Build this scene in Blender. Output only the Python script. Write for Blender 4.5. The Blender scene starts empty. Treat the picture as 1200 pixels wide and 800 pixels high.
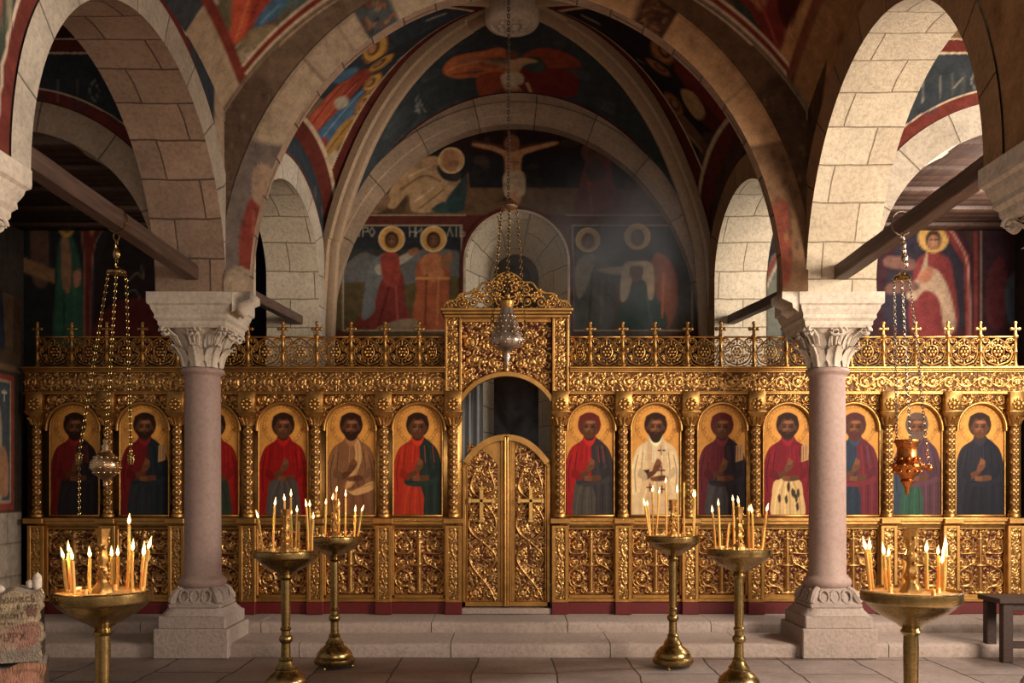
import bpy, bmesh, math, random
import numpy as np
from math import pi, sin, cos, sqrt, radians
random.seed(7); np.random.seed(7)
SC = bpy.context.scene
COL = SC.collection
F = 1080.0; VX = 594.0; HY = 566.0; EYE = 1.55     # focal length in pixels, principal point, eye height
def X(px, d): return (px - VX) / F * d              # measured photo position -> metres at depth d
def Z(py, d): return EYE - (py - HY) / F * d

# ------------------------------------------------------------------ mesh builder
class MB:
    def __init__(s): s.v = []; s.q = []; s.c = []; s.uv = []; s.n = 0; s.poly = []; s.hasc = False; s.hasuv = False
    def _add(s, V, C=None, UV=None):
        V = np.asarray(V, float).reshape(-1, 3); k = len(V); o = s.n; s.n += k; s.v.append(V)
        if C is None: C = np.tile([1., 1, 1, 1], (k, 1))
        else:
            s.hasc = True; C = np.asarray(C, float).reshape(-1, np.asarray(C).shape[-1])
            if C.shape[1] == 3: C = np.hstack([C, np.ones((len(C), 1))])
        s.c.append(C)
        if UV is None: UV = np.zeros((k, 2))
        else: s.hasuv = True; UV = np.asarray(UV, float).reshape(-1, 2)
        s.uv.append(UV); return o
    def grid(s, P, C=None, UV=None, mask=None, flip=False, closed_u=False):
        nu, nv = P.shape[:2]; o = s._add(P, C, UV)
        I = np.arange(nu * nv).reshape(nu, nv) + o
        if closed_u: I = np.vstack([I, I[:1]])
        Q = np.stack([I[:-1, :-1], I[1:, :-1], I[1:, 1:], I[:-1, 1:]], -1)
        if mask is not None: Q = Q[mask]
        Q = Q.reshape(-1, 4)
        if flip: Q = Q[:, ::-1]
        s.q.append(Q); return s
    def faces(s, V, Fs):
        o = s._add(V)
        for f in Fs: s.poly.append([i + o for i in f])
        return s
    def tube(s, pts, r, n=6, cap=True, closed=False):
        p = np.asarray(pts, float); m = len(p)
        R = np.full(m, r, float) if np.isscalar(r) else np.asarray(r, float)
        if closed: t = np.roll(p, -1, 0) - np.roll(p, 1, 0)
        else: t = np.gradient(p, axis=0)
        t /= np.linalg.norm(t, axis=1)[:, None] + 1e-9
        ref = np.array([0, 0, 1.]) if abs(t[:, 2]).mean() < .8 else np.array([1., 0, 0])
        if abs(t[:, 1]).max() < .25: ref = np.array([0, 1., 0])
        a = np.cross(t, ref); a /= np.linalg.norm(a, axis=1)[:, None] + 1e-9
        b = np.cross(t, a)
        th = np.arange(n) * 2 * pi / n
        P = p[:, None, :] + R[:, None, None] * (a[:, None, :] * np.cos(th)[None, :, None] + b[:, None, :] * np.sin(th)[None, :, None])
        o = s._add(P)
        I = np.arange(m * n).reshape(m, n) + o
        J = np.vstack([I, I[:1]]) if closed else I
        J = np.hstack([J, J[:, :1]])
        s.q.append(np.stack([J[:-1, :-1], J[1:, :-1], J[1:, 1:], J[:-1, 1:]], -1).reshape(-1, 4))
        if cap and not closed: s.poly.append(list(I[0])); s.poly.append(list(I[-1][::-1]))
        return s
    def lathe(s, prof, n=24, c=(0, 0, 0), sq=0.0, cap=True, ang=0.0, wob=0, wn=8):
        """prof (r, z); sq>0 blends the ring towards a square (superellipse)"""
        pr = np.asarray(prof, float); th = np.arange(n) * 2 * pi / n + ang
        k = np.ones(n)
        sqs = np.full(len(pr), sq) if np.isscalar(sq) else np.asarray(sq)
        cs, sn = np.cos(th), np.sin(th)
        ksq = 1 / np.maximum(abs(cs), abs(sn))
        K = 1 + sqs[:, None] * (ksq - 1)[None, :]
        if wob: K = K * (1 + wob * np.cos(wn * th))[None, :]
        P = np.stack([c[0] + pr[:, 0, None] * cs * K, c[1] + pr[:, 0, None] * sn * K, c[2] + pr[:, 1, None] + 0 * K], -1)
        o = s._add(P); I = np.arange(len(pr) * n).reshape(len(pr), n) + o
        J = np.hstack([I, I[:, :1]])
        s.q.append(np.stack([J[:-1, :-1], J[:-1, 1:], J[1:, 1:], J[1:, :-1]], -1).reshape(-1, 4))
        if cap: s.poly.append(list(I[0][::-1])); s.poly.append(list(I[-1]))
        return s
    def box(s, x0, x1, y0, y1, z0, z1, bev=0.0, seg=1, rough=0.0):
        bm = bmesh.new(); bmesh.ops.create_cube(bm, size=1)
        for v in bm.verts:
            v.co = ((x0 + x1) / 2 + v.co.x * (x1 - x0), (y0 + y1) / 2 + v.co.y * (y1 - y0), (z0 + z1) / 2 + v.co.z * (z1 - z0))
        if bev: bmesh.ops.bevel(bm, geom=bm.edges[:], offset=bev, segments=seg, affect='EDGES', profile=.5)
        if rough:
            bmesh.ops.subdivide_edges(bm, edges=[e for e in bm.edges if e.calc_length() > .1], cuts=3, use_grid_fill=True)
            for v in bm.verts: v.co += __import__('mathutils').Vector([random.uniform(-rough, rough) for _ in range(3)])
        bm.verts.index_update()
        s.faces([v.co[:] for v in bm.verts], [[v.index for v in f.verts] for f in bm.faces]); bm.free(); return s
    def ball(s, c, r, n=10, m=7):
        rx, ry, rz = (r, r, r) if np.isscalar(r) else r
        ph = np.linspace(-pi / 2 + .01, pi / 2 - .01, m); th = np.arange(n) * 2 * pi / n
        P = np.stack([c[0] + rx * np.cos(ph)[:, None] * np.cos(th), c[1] + ry * np.cos(ph)[:, None] * np.sin(th), c[2] + rz * np.sin(ph)[:, None] + 0 * th], -1)
        o = s._add(P); I = np.arange(m * n).reshape(m, n) + o; J = np.hstack([I, I[:, :1]])
        s.q.append(np.stack([J[:-1, :-1], J[:-1, 1:], J[1:, 1:], J[1:, :-1]], -1).reshape(-1, 4)); return s
    def sweep(s, path, prof, up, closed=False):
        """sweep the 2-D profile (side, up) along path; up = array of up vectors"""
        p = np.asarray(path, float); t = np.gradient(p, axis=0); t /= np.linalg.norm(t, axis=1)[:, None]
        up = np.asarray(up, float) * np.ones_like(p); sd = np.cross(t, up); sd /= np.linalg.norm(sd, axis=1)[:, None]; u = np.cross(sd, t)
        pr = np.asarray(prof, float)
        P = p[:, None] + sd[:, None] * pr[None, :, 0, None] + u[:, None] * pr[None, :, 1, None]
        n = len(pr); o = s._add(P); I = np.arange(len(p) * n).reshape(len(p), n) + o
        J = np.hstack([I, I[:, :1]])
        s.q.append(np.stack([J[:-1, :-1], J[1:, :-1], J[1:, 1:], J[:-1, 1:]], -1).reshape(-1, 4))
        s.poly.append(list(I[0])); s.poly.append(list(I[-1][::-1])); return s
    def move(s, R=None, t=(0, 0, 0)):
        s.v = [(v @ np.asarray(R).T if R is not None else v) + np.asarray(t) for v in s.v]; return s
    def build(s, name, mat, parent=None, smooth=40, fixn=False):
        me = bpy.data.meshes.new(name); V = np.vstack(s.v)
        Q = np.vstack(s.q) if s.q else np.zeros((0, 4), int)
        tot = [4] * len(Q) + [len(f) for f in s.poly]
        loops = np.concatenate([Q.ravel()] + [np.asarray(f) for f in s.poly]).astype(np.int32)
        tot = np.asarray(tot, np.int32); start = np.concatenate([[0], np.cumsum(tot)[:-1]]).astype(np.int32)
        me.vertices.add(len(V)); me.vertices.foreach_set('co', V.astype(np.float32).ravel())
        me.loops.add(len(loops)); me.loops.foreach_set('vertex_index', loops)
        me.polygons.add(len(tot)); me.polygons.foreach_set('loop_start', start); me.polygons.foreach_set('loop_total', tot)
        me.update(calc_edges=True)
        if fixn:
            bm = bmesh.new(); bm.from_mesh(me); bmesh.ops.recalc_face_normals(bm, faces=bm.faces); bm.to_mesh(me); bm.free()
        if s.hasc:
            a = me.color_attributes.new('Col', 'FLOAT_COLOR', 'POINT'); a.data.foreach_set('color', np.vstack(s.c).astype(np.float32).ravel())
        if s.hasuv:
            u = me.uv_layers.new(name='UVMap'); u.data.foreach_set('uv', np.vstack(s.uv)[loops].astype(np.float32).ravel())
        me.polygons.foreach_set('use_smooth', np.ones(len(tot), bool)) if smooth else None
        if smooth and smooth < 180: me.set_sharp_from_angle(angle=radians(smooth))
        if mat: me.materials.append(mat)
        o = bpy.data.objects.new(name, me); COL.objects.link(o)
        if parent: o.parent = parent; o.matrix_parent_inverse.identity()
        return o

def tag(o, label=None, cat=None, group=None, kind=None):
    if label: o['label'] = label
    if cat: o['category'] = cat
    if group: o['group'] = group
    if kind: o['kind'] = kind
    return o
def thing(name, label, cat, loc=(0, 0, 0), rz=0, group=None):
    o = bpy.data.objects.new(name, None); COL.objects.link(o); o.location = loc; o.rotation_euler = (0, 0, rz); o.empty_display_size = .1
    return tag(o, label, cat, group, 'thing')
def struct(o): o['kind'] = 'structure'; return o
def copy_tree(o, parent=None):
    c = o.copy(); COL.objects.link(c)
    if parent: c.parent = parent
    for ch in [x for x in o.children]: copy_tree(ch, c)
    return c

# ------------------------------------------------------------------ painting on surfaces (colours of the paint itself)
def lin(c):
    c = np.asarray(c, float) / 255.0
    return np.where(c <= .04045, c / 12.92, ((c + .055) / 1.055) ** 2.4)
def spl(pts, k=6, closed=True):
    p = np.asarray(pts, float); n = len(p)
    if n < 3: return p
    out = []
    rng = range(n) if closed else range(n - 1)
    for i in rng:
        if closed: a, b, c, d = p[(i - 1) % n], p[i], p[(i + 1) % n], p[(i + 2) % n]
        else: a, b, c, d = p[max(i - 1, 0)], p[i], p[i + 1], p[min(i + 2, n - 1)]
        for t in np.arange(k) / k:
            out.append(.5 * (2 * b + (c - a) * t + (2 * a - 5 * b + 4 * c - d) * t * t + (3 * b - a - 3 * c + d) * t ** 3))
    if not closed: out.append(p[-1])
    return np.asarray(out)
def segdist(P, pts, closed=False):
    p = np.asarray(pts, float); d = np.full(len(P), 1e9); m = len(p)
    for i in range(m if closed else m - 1):
        a, b = p[i], p[(i + 1) % m]; ab = b - a; L = ab @ ab + 1e-12
        t = np.clip(((P - a) @ ab) / L, 0, 1); q = P - a - t[:, None] * ab
        d = np.minimum(d, q[:, 0] ** 2 + q[:, 1] ** 2)
    return np.sqrt(d)
def inside(P, pts):
    p = np.asarray(pts, float); r = np.zeros(len(P), bool); m = len(p); x, y = P[:, 0], P[:, 1]
    for i in range(m):
        x0, y0 = p[i]; x1, y1 = p[(i + 1) % m]
        if y0 == y1: continue
        c = ((y0 > y) != (y1 > y)) & (x < (x1 - x0) * (y - y0) / (y1 - y0) + x0); r ^= c
    return r
class Paint:
    def __init__(s, P, base, soft=.006):
        s.P = np.asarray(P, float).reshape(-1, 2); s.c = np.tile(lin(base), (len(s.P), 1)); s.soft = soft; s.T = lambda p: p
    def mix(s, idx, a, col): s.c[idx] = s.c[idx] * (1 - a[:, None]) + lin(col) * a[:, None]
    def _near(s, p, m):
        lo, hi = p.min(0) - m, p.max(0) + m
        return np.nonzero(((s.P >= lo) & (s.P <= hi)).all(1))[0]
    def poly(s, pts, col, a=1.0, smooth=True, soft=None):
        p = np.asarray(s.T(np.asarray(pts, float))); soft = soft or s.soft
        if smooth: p = spl(p)
        i = s._near(p, soft * 2)
        if not len(i): return s
        Q = s.P[i]; d = segdist(Q, p, True); d = np.where(inside(Q, p), d, -d)
        s.mix(i, np.clip(.5 + d / (2 * soft), 0, 1) * a, col); return s
    def line(s, pts, w, col, a=1.0, smooth=True, soft=None, closed=False):
        p = np.asarray(s.T(np.asarray(pts, float))); soft = soft or s.soft * .7
        if smooth and len(p) > 2: p = spl(p, 5, closed)
        i = s._near(p, w + soft)
        if not len(i): return s
        d = segdist(s.P[i], p, closed); s.mix(i, np.clip(.5 + (w / 2 - d) / (2 * soft) , 0, 1) * a, col); return s
    def ell(s, cx, cy, rx, ry, col, a=1.0, rot=0.0):
        t = np.arange(28) * 2 * pi / 28; x, y = rx * np.cos(t), ry * np.sin(t)
        return s.poly(np.stack([cx + x * cos(rot) - y * sin(rot), cy + x * sin(rot) + y * cos(rot)], 1), col, a, smooth=False)
    def ring(s, cx, cy, r, w, col, a=1.0, ry=None):
        t = np.arange(36) * 2 * pi / 36
        return s.line(np.stack([cx + r * np.cos(t), cy + (ry or r) * np.sin(t)], 1), w, col, a, smooth=False, closed=True)
    def text(s, strokes, x, y, h, w, col, a=.8):
        """little painted capitals: list of letters, each a list of strokes in a unit box"""
        for k, L in enumerate(strokes):
            for st in L: s.line([(x + (k * 1.15 + px) * h * .6, y + py * h) for px, py in st], w, col, a, smooth=False)
        return s
GL = {'I': [[(.5, 0), (.5, 1)]], 'C': [[(1, .9), (.5, 1), (0, .5), (.5, 0), (1, .1)]], 'X': [[(0, 0), (1, 1)], [(0, 1), (1, 0)]],
      'N': [[(0, 0), (0, 1)], [(1, 0), (1, 1)], [(0, .5), (1, .5)]], 'P': [[(0, 0), (0, 1), (.9, .95), (.9, .55), (0, .5)]],
      'O': [[(.5, 0), (0, .5), (.5, 1), (1, .5), (.5, 0)]], 'U': [[(0, 1), (0, 0)], [(0, .3), (1, .8)], [(1, 0), (1, 1)]],
      'W': [[(0, 0), (.1, 1)], [(.5, 0), (.5, 1)], [(1, 0), (.9, 1)], [(0, 0), (1, 0)]], 'L': [[(0, 0), (.5, 1), (1, 0)]], 'b': [[(.1, 1), (.1, 0), (.9, .1), (.8, .5), (.1, .5)]]}
def glyphs(t): return [GL[c] for c in t]

# ------------------------------------------------------------------ materials
def newmat(name):
    m = bpy.data.materials.new(name); m.use_nodes = True; nt = m.node_tree; b = nt.nodes['Principled BSDF']; return m, nt, b
def N(nt, t, **kw):
    n = nt.nodes.new(t)
    for k, v in kw.items():
        if k in n.inputs.keys() and not hasattr(n, k): n.inputs[k].default_value = v
        else:
            try: setattr(n, k, v)
            except Exception: n.inputs[k].default_value = v
    return n
def noise(nt, scale, detail=5, rough=.6, coord='Object'):
    tc = N(nt, 'ShaderNodeTexCoord'); n = N(nt, 'ShaderNodeTexNoise'); n.inputs['Scale'].default_value = scale
    n.inputs['Detail'].default_value = detail; n.inputs['Roughness'].default_value = rough
    nt.links.new(tc.outputs[coord], n.inputs['Vector']); return n
def ramp(nt, fac, stops):
    r = N(nt, 'ShaderNodeValToRGB'); e = r.color_ramp.elements
    while len(e) < len(stops): e.new(.5)
    for el, (p, c) in zip(e, stops): el.position = p; el.color = (*c[:3], 1)
    nt.links.new(fac, r.inputs[0]); return r
def mul(nt, a, b, fac=1.0, mode='MULTIPLY'):
    m = N(nt, 'ShaderNodeMix'); m.data_type = 'RGBA'; m.blend_type = mode; m.inputs['Factor'].default_value = fac
    nt.links.new(a, m.inputs['A']); nt.links.new(b, m.inputs['B']); return m.outputs['Result']
def bump(nt, b, h, strength=.4, dist=.01, prev=None):
    n = N(nt, 'ShaderNodeBump'); n.inputs['Strength'].default_value = strength; n.inputs['Distance'].default_value = dist
    nt.links.new(h, n.inputs['Height'])
    if prev: nt.links.new(prev, n.inputs['Normal'])
    nt.links.new(n.outputs['Normal'], b.inputs['Normal']); return n.outputs['Normal']
def g3(v): return (v, v, v)
def L3(*c): return tuple(lin(c))

def mk_painted(name, rough=.8, wear=.5, spec=.3, sc=9, sat=1.0, glaze=None):
    m, nt, b = newmat(name); at = N(nt, 'ShaderNodeAttribute'); at.attribute_name = 'Col'
    n1 = noise(nt, sc, 8, .7); r1 = ramp(nt, n1.outputs['Fac'], [(.3, g3(1 - wear)), (.62, g3(1.0))])
    hs = N(nt, 'ShaderNodeHueSaturation'); hs.inputs['Saturation'].default_value = sat; nt.links.new(at.outputs['Color'], hs.inputs['Color'])
    c = mul(nt, hs.outputs['Color'], r1.outputs['Color'])
    if glaze:                                        # brownish ageing of the old paint
        gz = N(nt, 'ShaderNodeRGB'); gz.outputs[0].default_value = (*glaze, 1); c = mul(nt, c, gz.outputs[0])
    n2 = noise(nt, sc * 6, 4, .6); r2 = ramp(nt, n2.outputs['Fac'], [(.35, g3(.75)), (.6, g3(1.0))]); c = mul(nt, c, r2.outputs['Color'], .6)
    nt.links.new(c, b.inputs['Base Color']); b.inputs['Roughness'].default_value = rough; b.inputs['Specular IOR Level'].default_value = spec
    bump(nt, b, n2.outputs['Fac'], .25, .006); return m
def mk_stone(name, c1, c2, mortar=None, bw=.5, rh=.33, ms=.012, rough=.9, var=.35, offset=.5, bstr=.6):
    m, nt, b = newmat(name)
    n1 = noise(nt, 3.5, 7, .65); n2 = noise(nt, 28, 6, .7); n3 = noise(nt, 110, 2, .5)
    if mortar is not None:
        uv = N(nt, 'ShaderNodeUVMap'); uv.uv_map = 'UVMap'
        dn = N(nt, 'ShaderNodeTexNoise'); dn.inputs['Scale'].default_value = 2.3; nt.links.new(uv.outputs[0], dn.inputs['Vector'])
        vm = N(nt, 'ShaderNodeVectorMath'); vm.operation = 'MULTIPLY_ADD'; vm.inputs[1].default_value = (.05, .05, 0)
        nt.links.new(dn.outputs['Color'], vm.inputs[0]); nt.links.new(uv.outputs[0], vm.inputs[2])
        br = N(nt, 'ShaderNodeTexBrick'); br.inputs['Scale'].default_value = 1; br.inputs['Brick Width'].default_value = bw; br.inputs['Row Height'].default_value = rh
        br.inputs['Mortar Size'].default_value = ms; br.inputs['Mortar Smooth'].default_value = .6; br.offset = offset
        br.inputs['Color1'].default_value = (*c1, 1); br.inputs['Color2'].default_value = (*c2, 1); br.inputs['Mortar'].default_value = (*mortar, 1)
        nt.links.new(vm.outputs[0], br.inputs['Vector']); col = br.outputs['Color']
    else:
        r = ramp(nt, n1.outputs['Fac'], [(.3, c1), (.7, c2)]); col = r.outputs['Color']
    r1 = ramp(nt, n1.outputs['Fac'], [(.28, g3(1 - var)), (.68, g3(1.0))]); col = mul(nt, col, r1.outputs['Color'])
    r2 = ramp(nt, n2.outputs['Fac'], [(.32, g3(.7)), (.55, g3(1.0))]); col = mul(nt, col, r2.outputs['Color'], .8)
    nt.links.new(col, b.inputs['Base Color']); b.inputs['Roughness'].default_value = rough; b.inputs['Specular IOR Level'].default_value = .25
    nn = bump(nt, b, n2.outputs['Fac'], bstr, .012)
    nn = bump(nt, b, n3.outputs['Fac'], bstr * .5, .004, nn)
    if mortar is not None:
        inv = N(nt, 'ShaderNodeMath'); inv.operation = 'SUBTRACT'; inv.inputs[0].default_value = 1; nt.links.new(br.outputs['Fac'], inv.inputs[1])
        bump(nt, b, inv.outputs[0], .9, .012, nn)
    return m
def mk_gold(name, col, rough=.32, dark=.55, sc=60, metal=1.0, attr=False, ground=(.05, .012, .006)):
    m, nt, b = newmat(name); n1 = noise(nt, sc, 4, .6); n2 = noise(nt, 7, 4, .6)
    r = ramp(nt, n2.outputs['Fac'], [(.3, tuple(np.array(col) * dark)), (.65, col)]); c = r.outputs['Color']
    rr = N(nt, 'ShaderNodeMapRange'); rr.inputs['To Min'].default_value = rough * .7; rr.inputs['To Max'].default_value = rough * 1.5
    nt.links.new(n1.outputs['Fac'], rr.inputs['Value']); nt.links.new(rr.outputs[0], b.inputs['Roughness'])
    if attr:                       # gilded relief on a painted ground: Col.r = gilding
        at = N(nt, 'ShaderNodeAttribute'); at.attribute_name = 'Col'; sp = N(nt, 'ShaderNodeSeparateColor'); nt.links.new(at.outputs['Color'], sp.inputs[0])
        mx = N(nt, 'ShaderNodeMix'); mx.data_type = 'RGBA'; nt.links.new(sp.outputs[0], mx.inputs['Factor']); mx.inputs['A'].default_value = (*ground, 1)
        nt.links.new(c, mx.inputs['B']); c = mx.outputs['Result']
        mm = N(nt, 'ShaderNodeMath'); mm.operation = 'MULTIPLY'; mm.inputs[1].default_value = metal; nt.links.new(sp.outputs[0], mm.inputs[0]); nt.links.new(mm.outputs[0], b.inputs['Metallic']); b.inputs['Specular IOR Level'].default_value = .15
    else: b.inputs['Metallic'].default_value = metal
    nt.links.new(c, b.inputs['Base Color']); bump(nt, b, n1.outputs['Fac'], .35, .004); return m
def mk_wood(name, c1, c2, sc=6, rough=.6):
    m, nt, b = newmat(name); tc = N(nt, 'ShaderNodeTexCoord'); mp = N(nt, 'ShaderNodeMapping'); mp.inputs['Scale'].default_value = (14, 1, 14)
    nt.links.new(tc.outputs['Object'], mp.inputs['Vector']); n = N(nt, 'ShaderNodeTexNoise'); n.inputs['Scale'].default_value = sc; n.inputs['Detail'].default_value = 6
    nt.links.new(mp.outputs[0], n.inputs['Vector']); r = ramp(nt, n.outputs['Fac'], [(.3, c1), (.7, c2)]); nt.links.new(r.outputs['Color'], b.inputs['Base Color'])
    b.inputs['Roughness'].default_value = rough; bump(nt, b, n.outputs['Fac'], .5, .006); return m
def mk_plain(name, c, rough=.7, metal=0, sc=30, amt=.25):
    m, nt, b = newmat(name); n = noise(nt, sc, 5); r = ramp(nt, n.outputs['Fac'], [(.3, tuple(np.array(c) * (1 - amt))), (.65, c)])
    nt.links.new(r.outputs['Color'], b.inputs['Base Color']); b.inputs['Roughness'].default_value = rough; b.inputs['Metallic'].default_value = metal
    bump(nt, b, n.outputs['Fac'], .2, .004); return m

MAT = {}
MAT['fresco'] = mk_painted('fresco_plaster', .9, .45, .15, 9, .9, (1.0, .88, .74))
MAT['icon'] = mk_painted('icon_paint', .55, .25, .12, 14)
MAT['voussoir_light'] = mk_stone('light_voussoir_limestone', L3(214, 200, 180), L3(196, 180, 158), L3(150, 134, 116), .36, 1.0, .006, offset=0)
MAT['voussoir_tan'] = mk_stone('tan_voussoir', L3(190, 164, 138), L3(172, 146, 120), L3(132, 112, 92), .5, 1.0, .006, offset=0)
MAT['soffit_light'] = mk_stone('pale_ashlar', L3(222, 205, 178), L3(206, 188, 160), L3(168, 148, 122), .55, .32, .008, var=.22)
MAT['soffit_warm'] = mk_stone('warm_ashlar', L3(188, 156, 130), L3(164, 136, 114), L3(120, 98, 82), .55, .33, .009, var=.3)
MAT['wall_stone'] = mk_stone('rubble_ashlar', L3(190, 180, 170), L3(165, 155, 145), L3(110, 102, 96), .42, .26, .014)
MAT['voussoir_brown'] = mk_stone('brown_voussoir', L3(184, 144, 104), L3(162, 124, 90), L3(110, 84, 62), .36, 1.0, .006, offset=0)
MAT['carved'] = mk_stone('carved_limestone', L3(212, 196, 176), L3(226, 210, 190), var=.2, bstr=.35)
MAT['rib_stone'] = mk_stone('tawny_rib_stone', L3(196, 168, 138), L3(176, 148, 118), var=.25, bstr=.3)
MAT['plinth'] = mk_stone('plinth_stone', L3(196, 178, 164), L3(176, 156, 144), var=.3, bstr=.9)
MAT['shaft'] = mk_stone('pinkish_marble', L3(194, 166, 152), L3(166, 138, 128), var=.25, rough=.55, bstr=.15)
MAT['step'] = mk_stone('worn_step_limestone', L3(200, 180, 166), L3(172, 152, 140), var=.35, rough=.75, bstr=.8)
MAT['dark_plaster'] = mk_plain('sooty_plaster', L3(84, 66, 54), .9, 0, 12, .5)
MAT['gilt_relief'] = mk_gold('gilded_carving', L3(206, 156, 92), .3, .6, 60, .92, True, L3(84, 44, 18))
MAT['gilt_lower'] = mk_gold('gilded_openwork', L3(208, 160, 98), .32, .58, 60, .92, True, L3(74, 24, 12))
MAT['gilt'] = mk_gold('gilded_moulding', L3(198, 148, 82), .36, .6, 50, .9)
MAT['polished_gilt'] = mk_gold('polished_gilding', L3(240, 196, 116), .3, .85, 30, .85)
MAT['brass'] = mk_gold('aged_brass', L3(170, 142, 90), .24, .5, 40, 1.0)
MAT['silver'] = mk_gold('tarnished_silver', L3(200, 180, 160), .26, .6, 45, 1.0)
MAT['pale_gilt'] = mk_gold('pale_gilt_metal', L3(226, 190, 146), .26, .6, 45, 1.0)
MAT['copper'] = mk_gold('reddish_brass', L3(214, 128, 66), .26, .6, 45, 1.0)
MAT['red_plinth'] = mk_plain('dark_red_paint', L3(104, 20, 20), .5, 0, 20, .3)
MAT['beam'] = mk_wood('dark_beam_wood', L3(74, 56, 48), L3(108, 84, 72), 3)
MAT['bench'] = mk_wood('bench_wood', L3(36, 20, 12), L3(58, 34, 20), 3)
MAT['boards'] = mk_wood('ceiling_boards', L3(60, 40, 30), L3(90, 62, 46), 2)
MAT['wax'], _nt, _b = newmat('beeswax')
_n = noise(_nt, 20, 3); _r = ramp(_nt, _n.outputs['Fac'], [(.3, L3(246, 176, 84)), (.7, L3(254, 204, 120))]); _nt.links.new(_r.outputs['Color'], _b.inputs['Base Color'])
_b.inputs['Subsurface Weight'].default_value = .8; _b.inputs['Subsurface Radius'].default_value = (.03, .012, .004); _b.inputs['Subsurface Scale'].default_value = .6; _b.inputs['Roughness'].default_value = .4
MAT['sand'] = mk_plain('candle_sand', L3(236, 182, 108), .9, 0, 90, .4)
MAT['wick'] = mk_plain('burnt_wick', L3(30, 22, 18), .9)
MAT['flame'], _nt, _b = newmat('candle_flame')
_nt.nodes.remove(_b); _e = N(_nt, 'ShaderNodeEmission'); _tc = N(_nt, 'ShaderNodeTexCoord'); _sp = N(_nt, 'ShaderNodeSeparateXYZ'); _nt.links.new(_tc.outputs['Generated'], _sp.inputs[0])
_r = ramp(_nt, _sp.outputs[2], [(0.0, (1, .42, .08)), (.35, (1, .72, .3)), (1.0, (1, .5, .12))]); _nt.links.new(_r.outputs['Color'], _e.inputs['Color']); _e.inputs['Strength'].default_value = 6.5
_nt.links.new(_e.outputs[0], _nt.nodes['Material Output'].inputs['Surface'])
# ================================================================== THE ROOM
ZS = 3.23                                            # springing height of the arches
def cx(d): return float(np.interp(d, [4.9, 8.08, 11.1], [.0, .08, .12]))
def hw(d): return float(np.interp(d, [4.97, 8.08, 8.85, 10.7], [2.58, 2.555, 2.51, 2.26]))
vcx = np.vectorize(cx); vhw = np.vectorize(hw)
YC, RA, RB, YO = 6.525, 1.555, 1.81, 6.585                      # nave side arches: centre, inner and outer radius
YT = 8.08                                            # front of the transverse arch
RS = 3.0                                             # radius of the sail on the transverse arch
RHO, C0 = 3.45, 1.73
def zt(x): return ZS + np.sqrt(np.maximum(RS ** 2 - (x - .08) ** 2, .01))
def zs_(y): return C0 + np.sqrt(np.maximum(RHO ** 2 - (y - YC) ** 2, .01))
ZV = float(zs_(YT))
def sail(x, y): return zt(x) + zs_(y) - ZV
def on_surface(px, py, f, lo=4.5, hi=12.0):
    """plan position where the line of sight of a measured photo point meets the surface z=f(x,y)"""
    a, b = lo, hi
    for _ in range(50):
        m = (a + b) / 2
        if Z(py, m) > f(X(px, m), m): b = m
        else: a = m
    return (X(px, a), a)

# ---- floor and steps
def make_floor():
    m, nt, b = newmat('flagstone'); uv = N(nt, 'ShaderNodeTexCoord'); mp = N(nt, 'ShaderNodeMapping'); mp.inputs['Rotation'].default_value = (0, 0, radians(91)); mp.inputs['Location'].default_value = (.1, .35, 0)
    nt.links.new(uv.outputs['Object'], mp.inputs[0])
    br = N(nt, 'ShaderNodeTexBrick'); br.inputs['Scale'].default_value = 1; br.inputs['Brick Width'].default_value = 1.0; br.inputs['Row Height'].default_value = .66; br.inputs['Mortar Size'].default_value = .009; br.offset = .37
    br.inputs['Color1'].default_value = (*L3(230, 214, 204), 1); br.inputs['Color2'].default_value = (*L3(192, 168, 158), 1); br.inputs['Mortar'].default_value = (*L3(84, 70, 64), 1); br.inputs['Mortar Smooth'].default_value = .4
    dn = noise(nt, 1.4, 3); vm = N(nt, 'ShaderNodeVectorMath'); vm.operation = 'MULTIPLY_ADD'; vm.inputs[1].default_value = (.10, .10, 0); nt.links.new(dn.outputs['Color'], vm.inputs[0]); nt.links.new(mp.outputs[0], vm.inputs[2]); nt.links.new(vm.outputs[0], br.inputs['Vector'])
    n1 = noise(nt, 2.2, 8, .7); n2 = noise(nt, 22, 6, .65)
    r1 = ramp(nt, n1.outputs['Fac'], [(.3, g3(.62)), (.66, g3(1.0))]); c = mul(nt, br.outputs['Color'], r1.outputs['Color'])
    r2 = ramp(nt, n2.outputs['Fac'], [(.34, g3(.72)), (.55, g3(1.0))]); c = mul(nt, c, r2.outputs['Color'], .8)
    nt.links.new(c, b.inputs['Base Color']); rr = N(nt, 'ShaderNodeMapRange'); rr.inputs['To Min'].default_value = .42; rr.inputs['To Max'].default_value = .75; nt.links.new(n2.outputs['Fac'], rr.inputs['Value']); nt.links.new(rr.outputs[0], b.inputs['Roughness'])
    nn = bump(nt, b, n2.outputs['Fac'], .45, .012); inv = N(nt, 'ShaderNodeMath'); inv.operation = 'SUBTRACT'; inv.inputs[0].default_value = 1; nt.links.new(br.outputs['Fac'], inv.inputs[1]); bump(nt, b, inv.outputs[0], .8, .015, nn)
    mb = MB(); mb.box(-7.0, 7.0, -1.5, 8.6, -.15, 0); struct(mb.build('floor', m, smooth=0))
make_floor()
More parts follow.
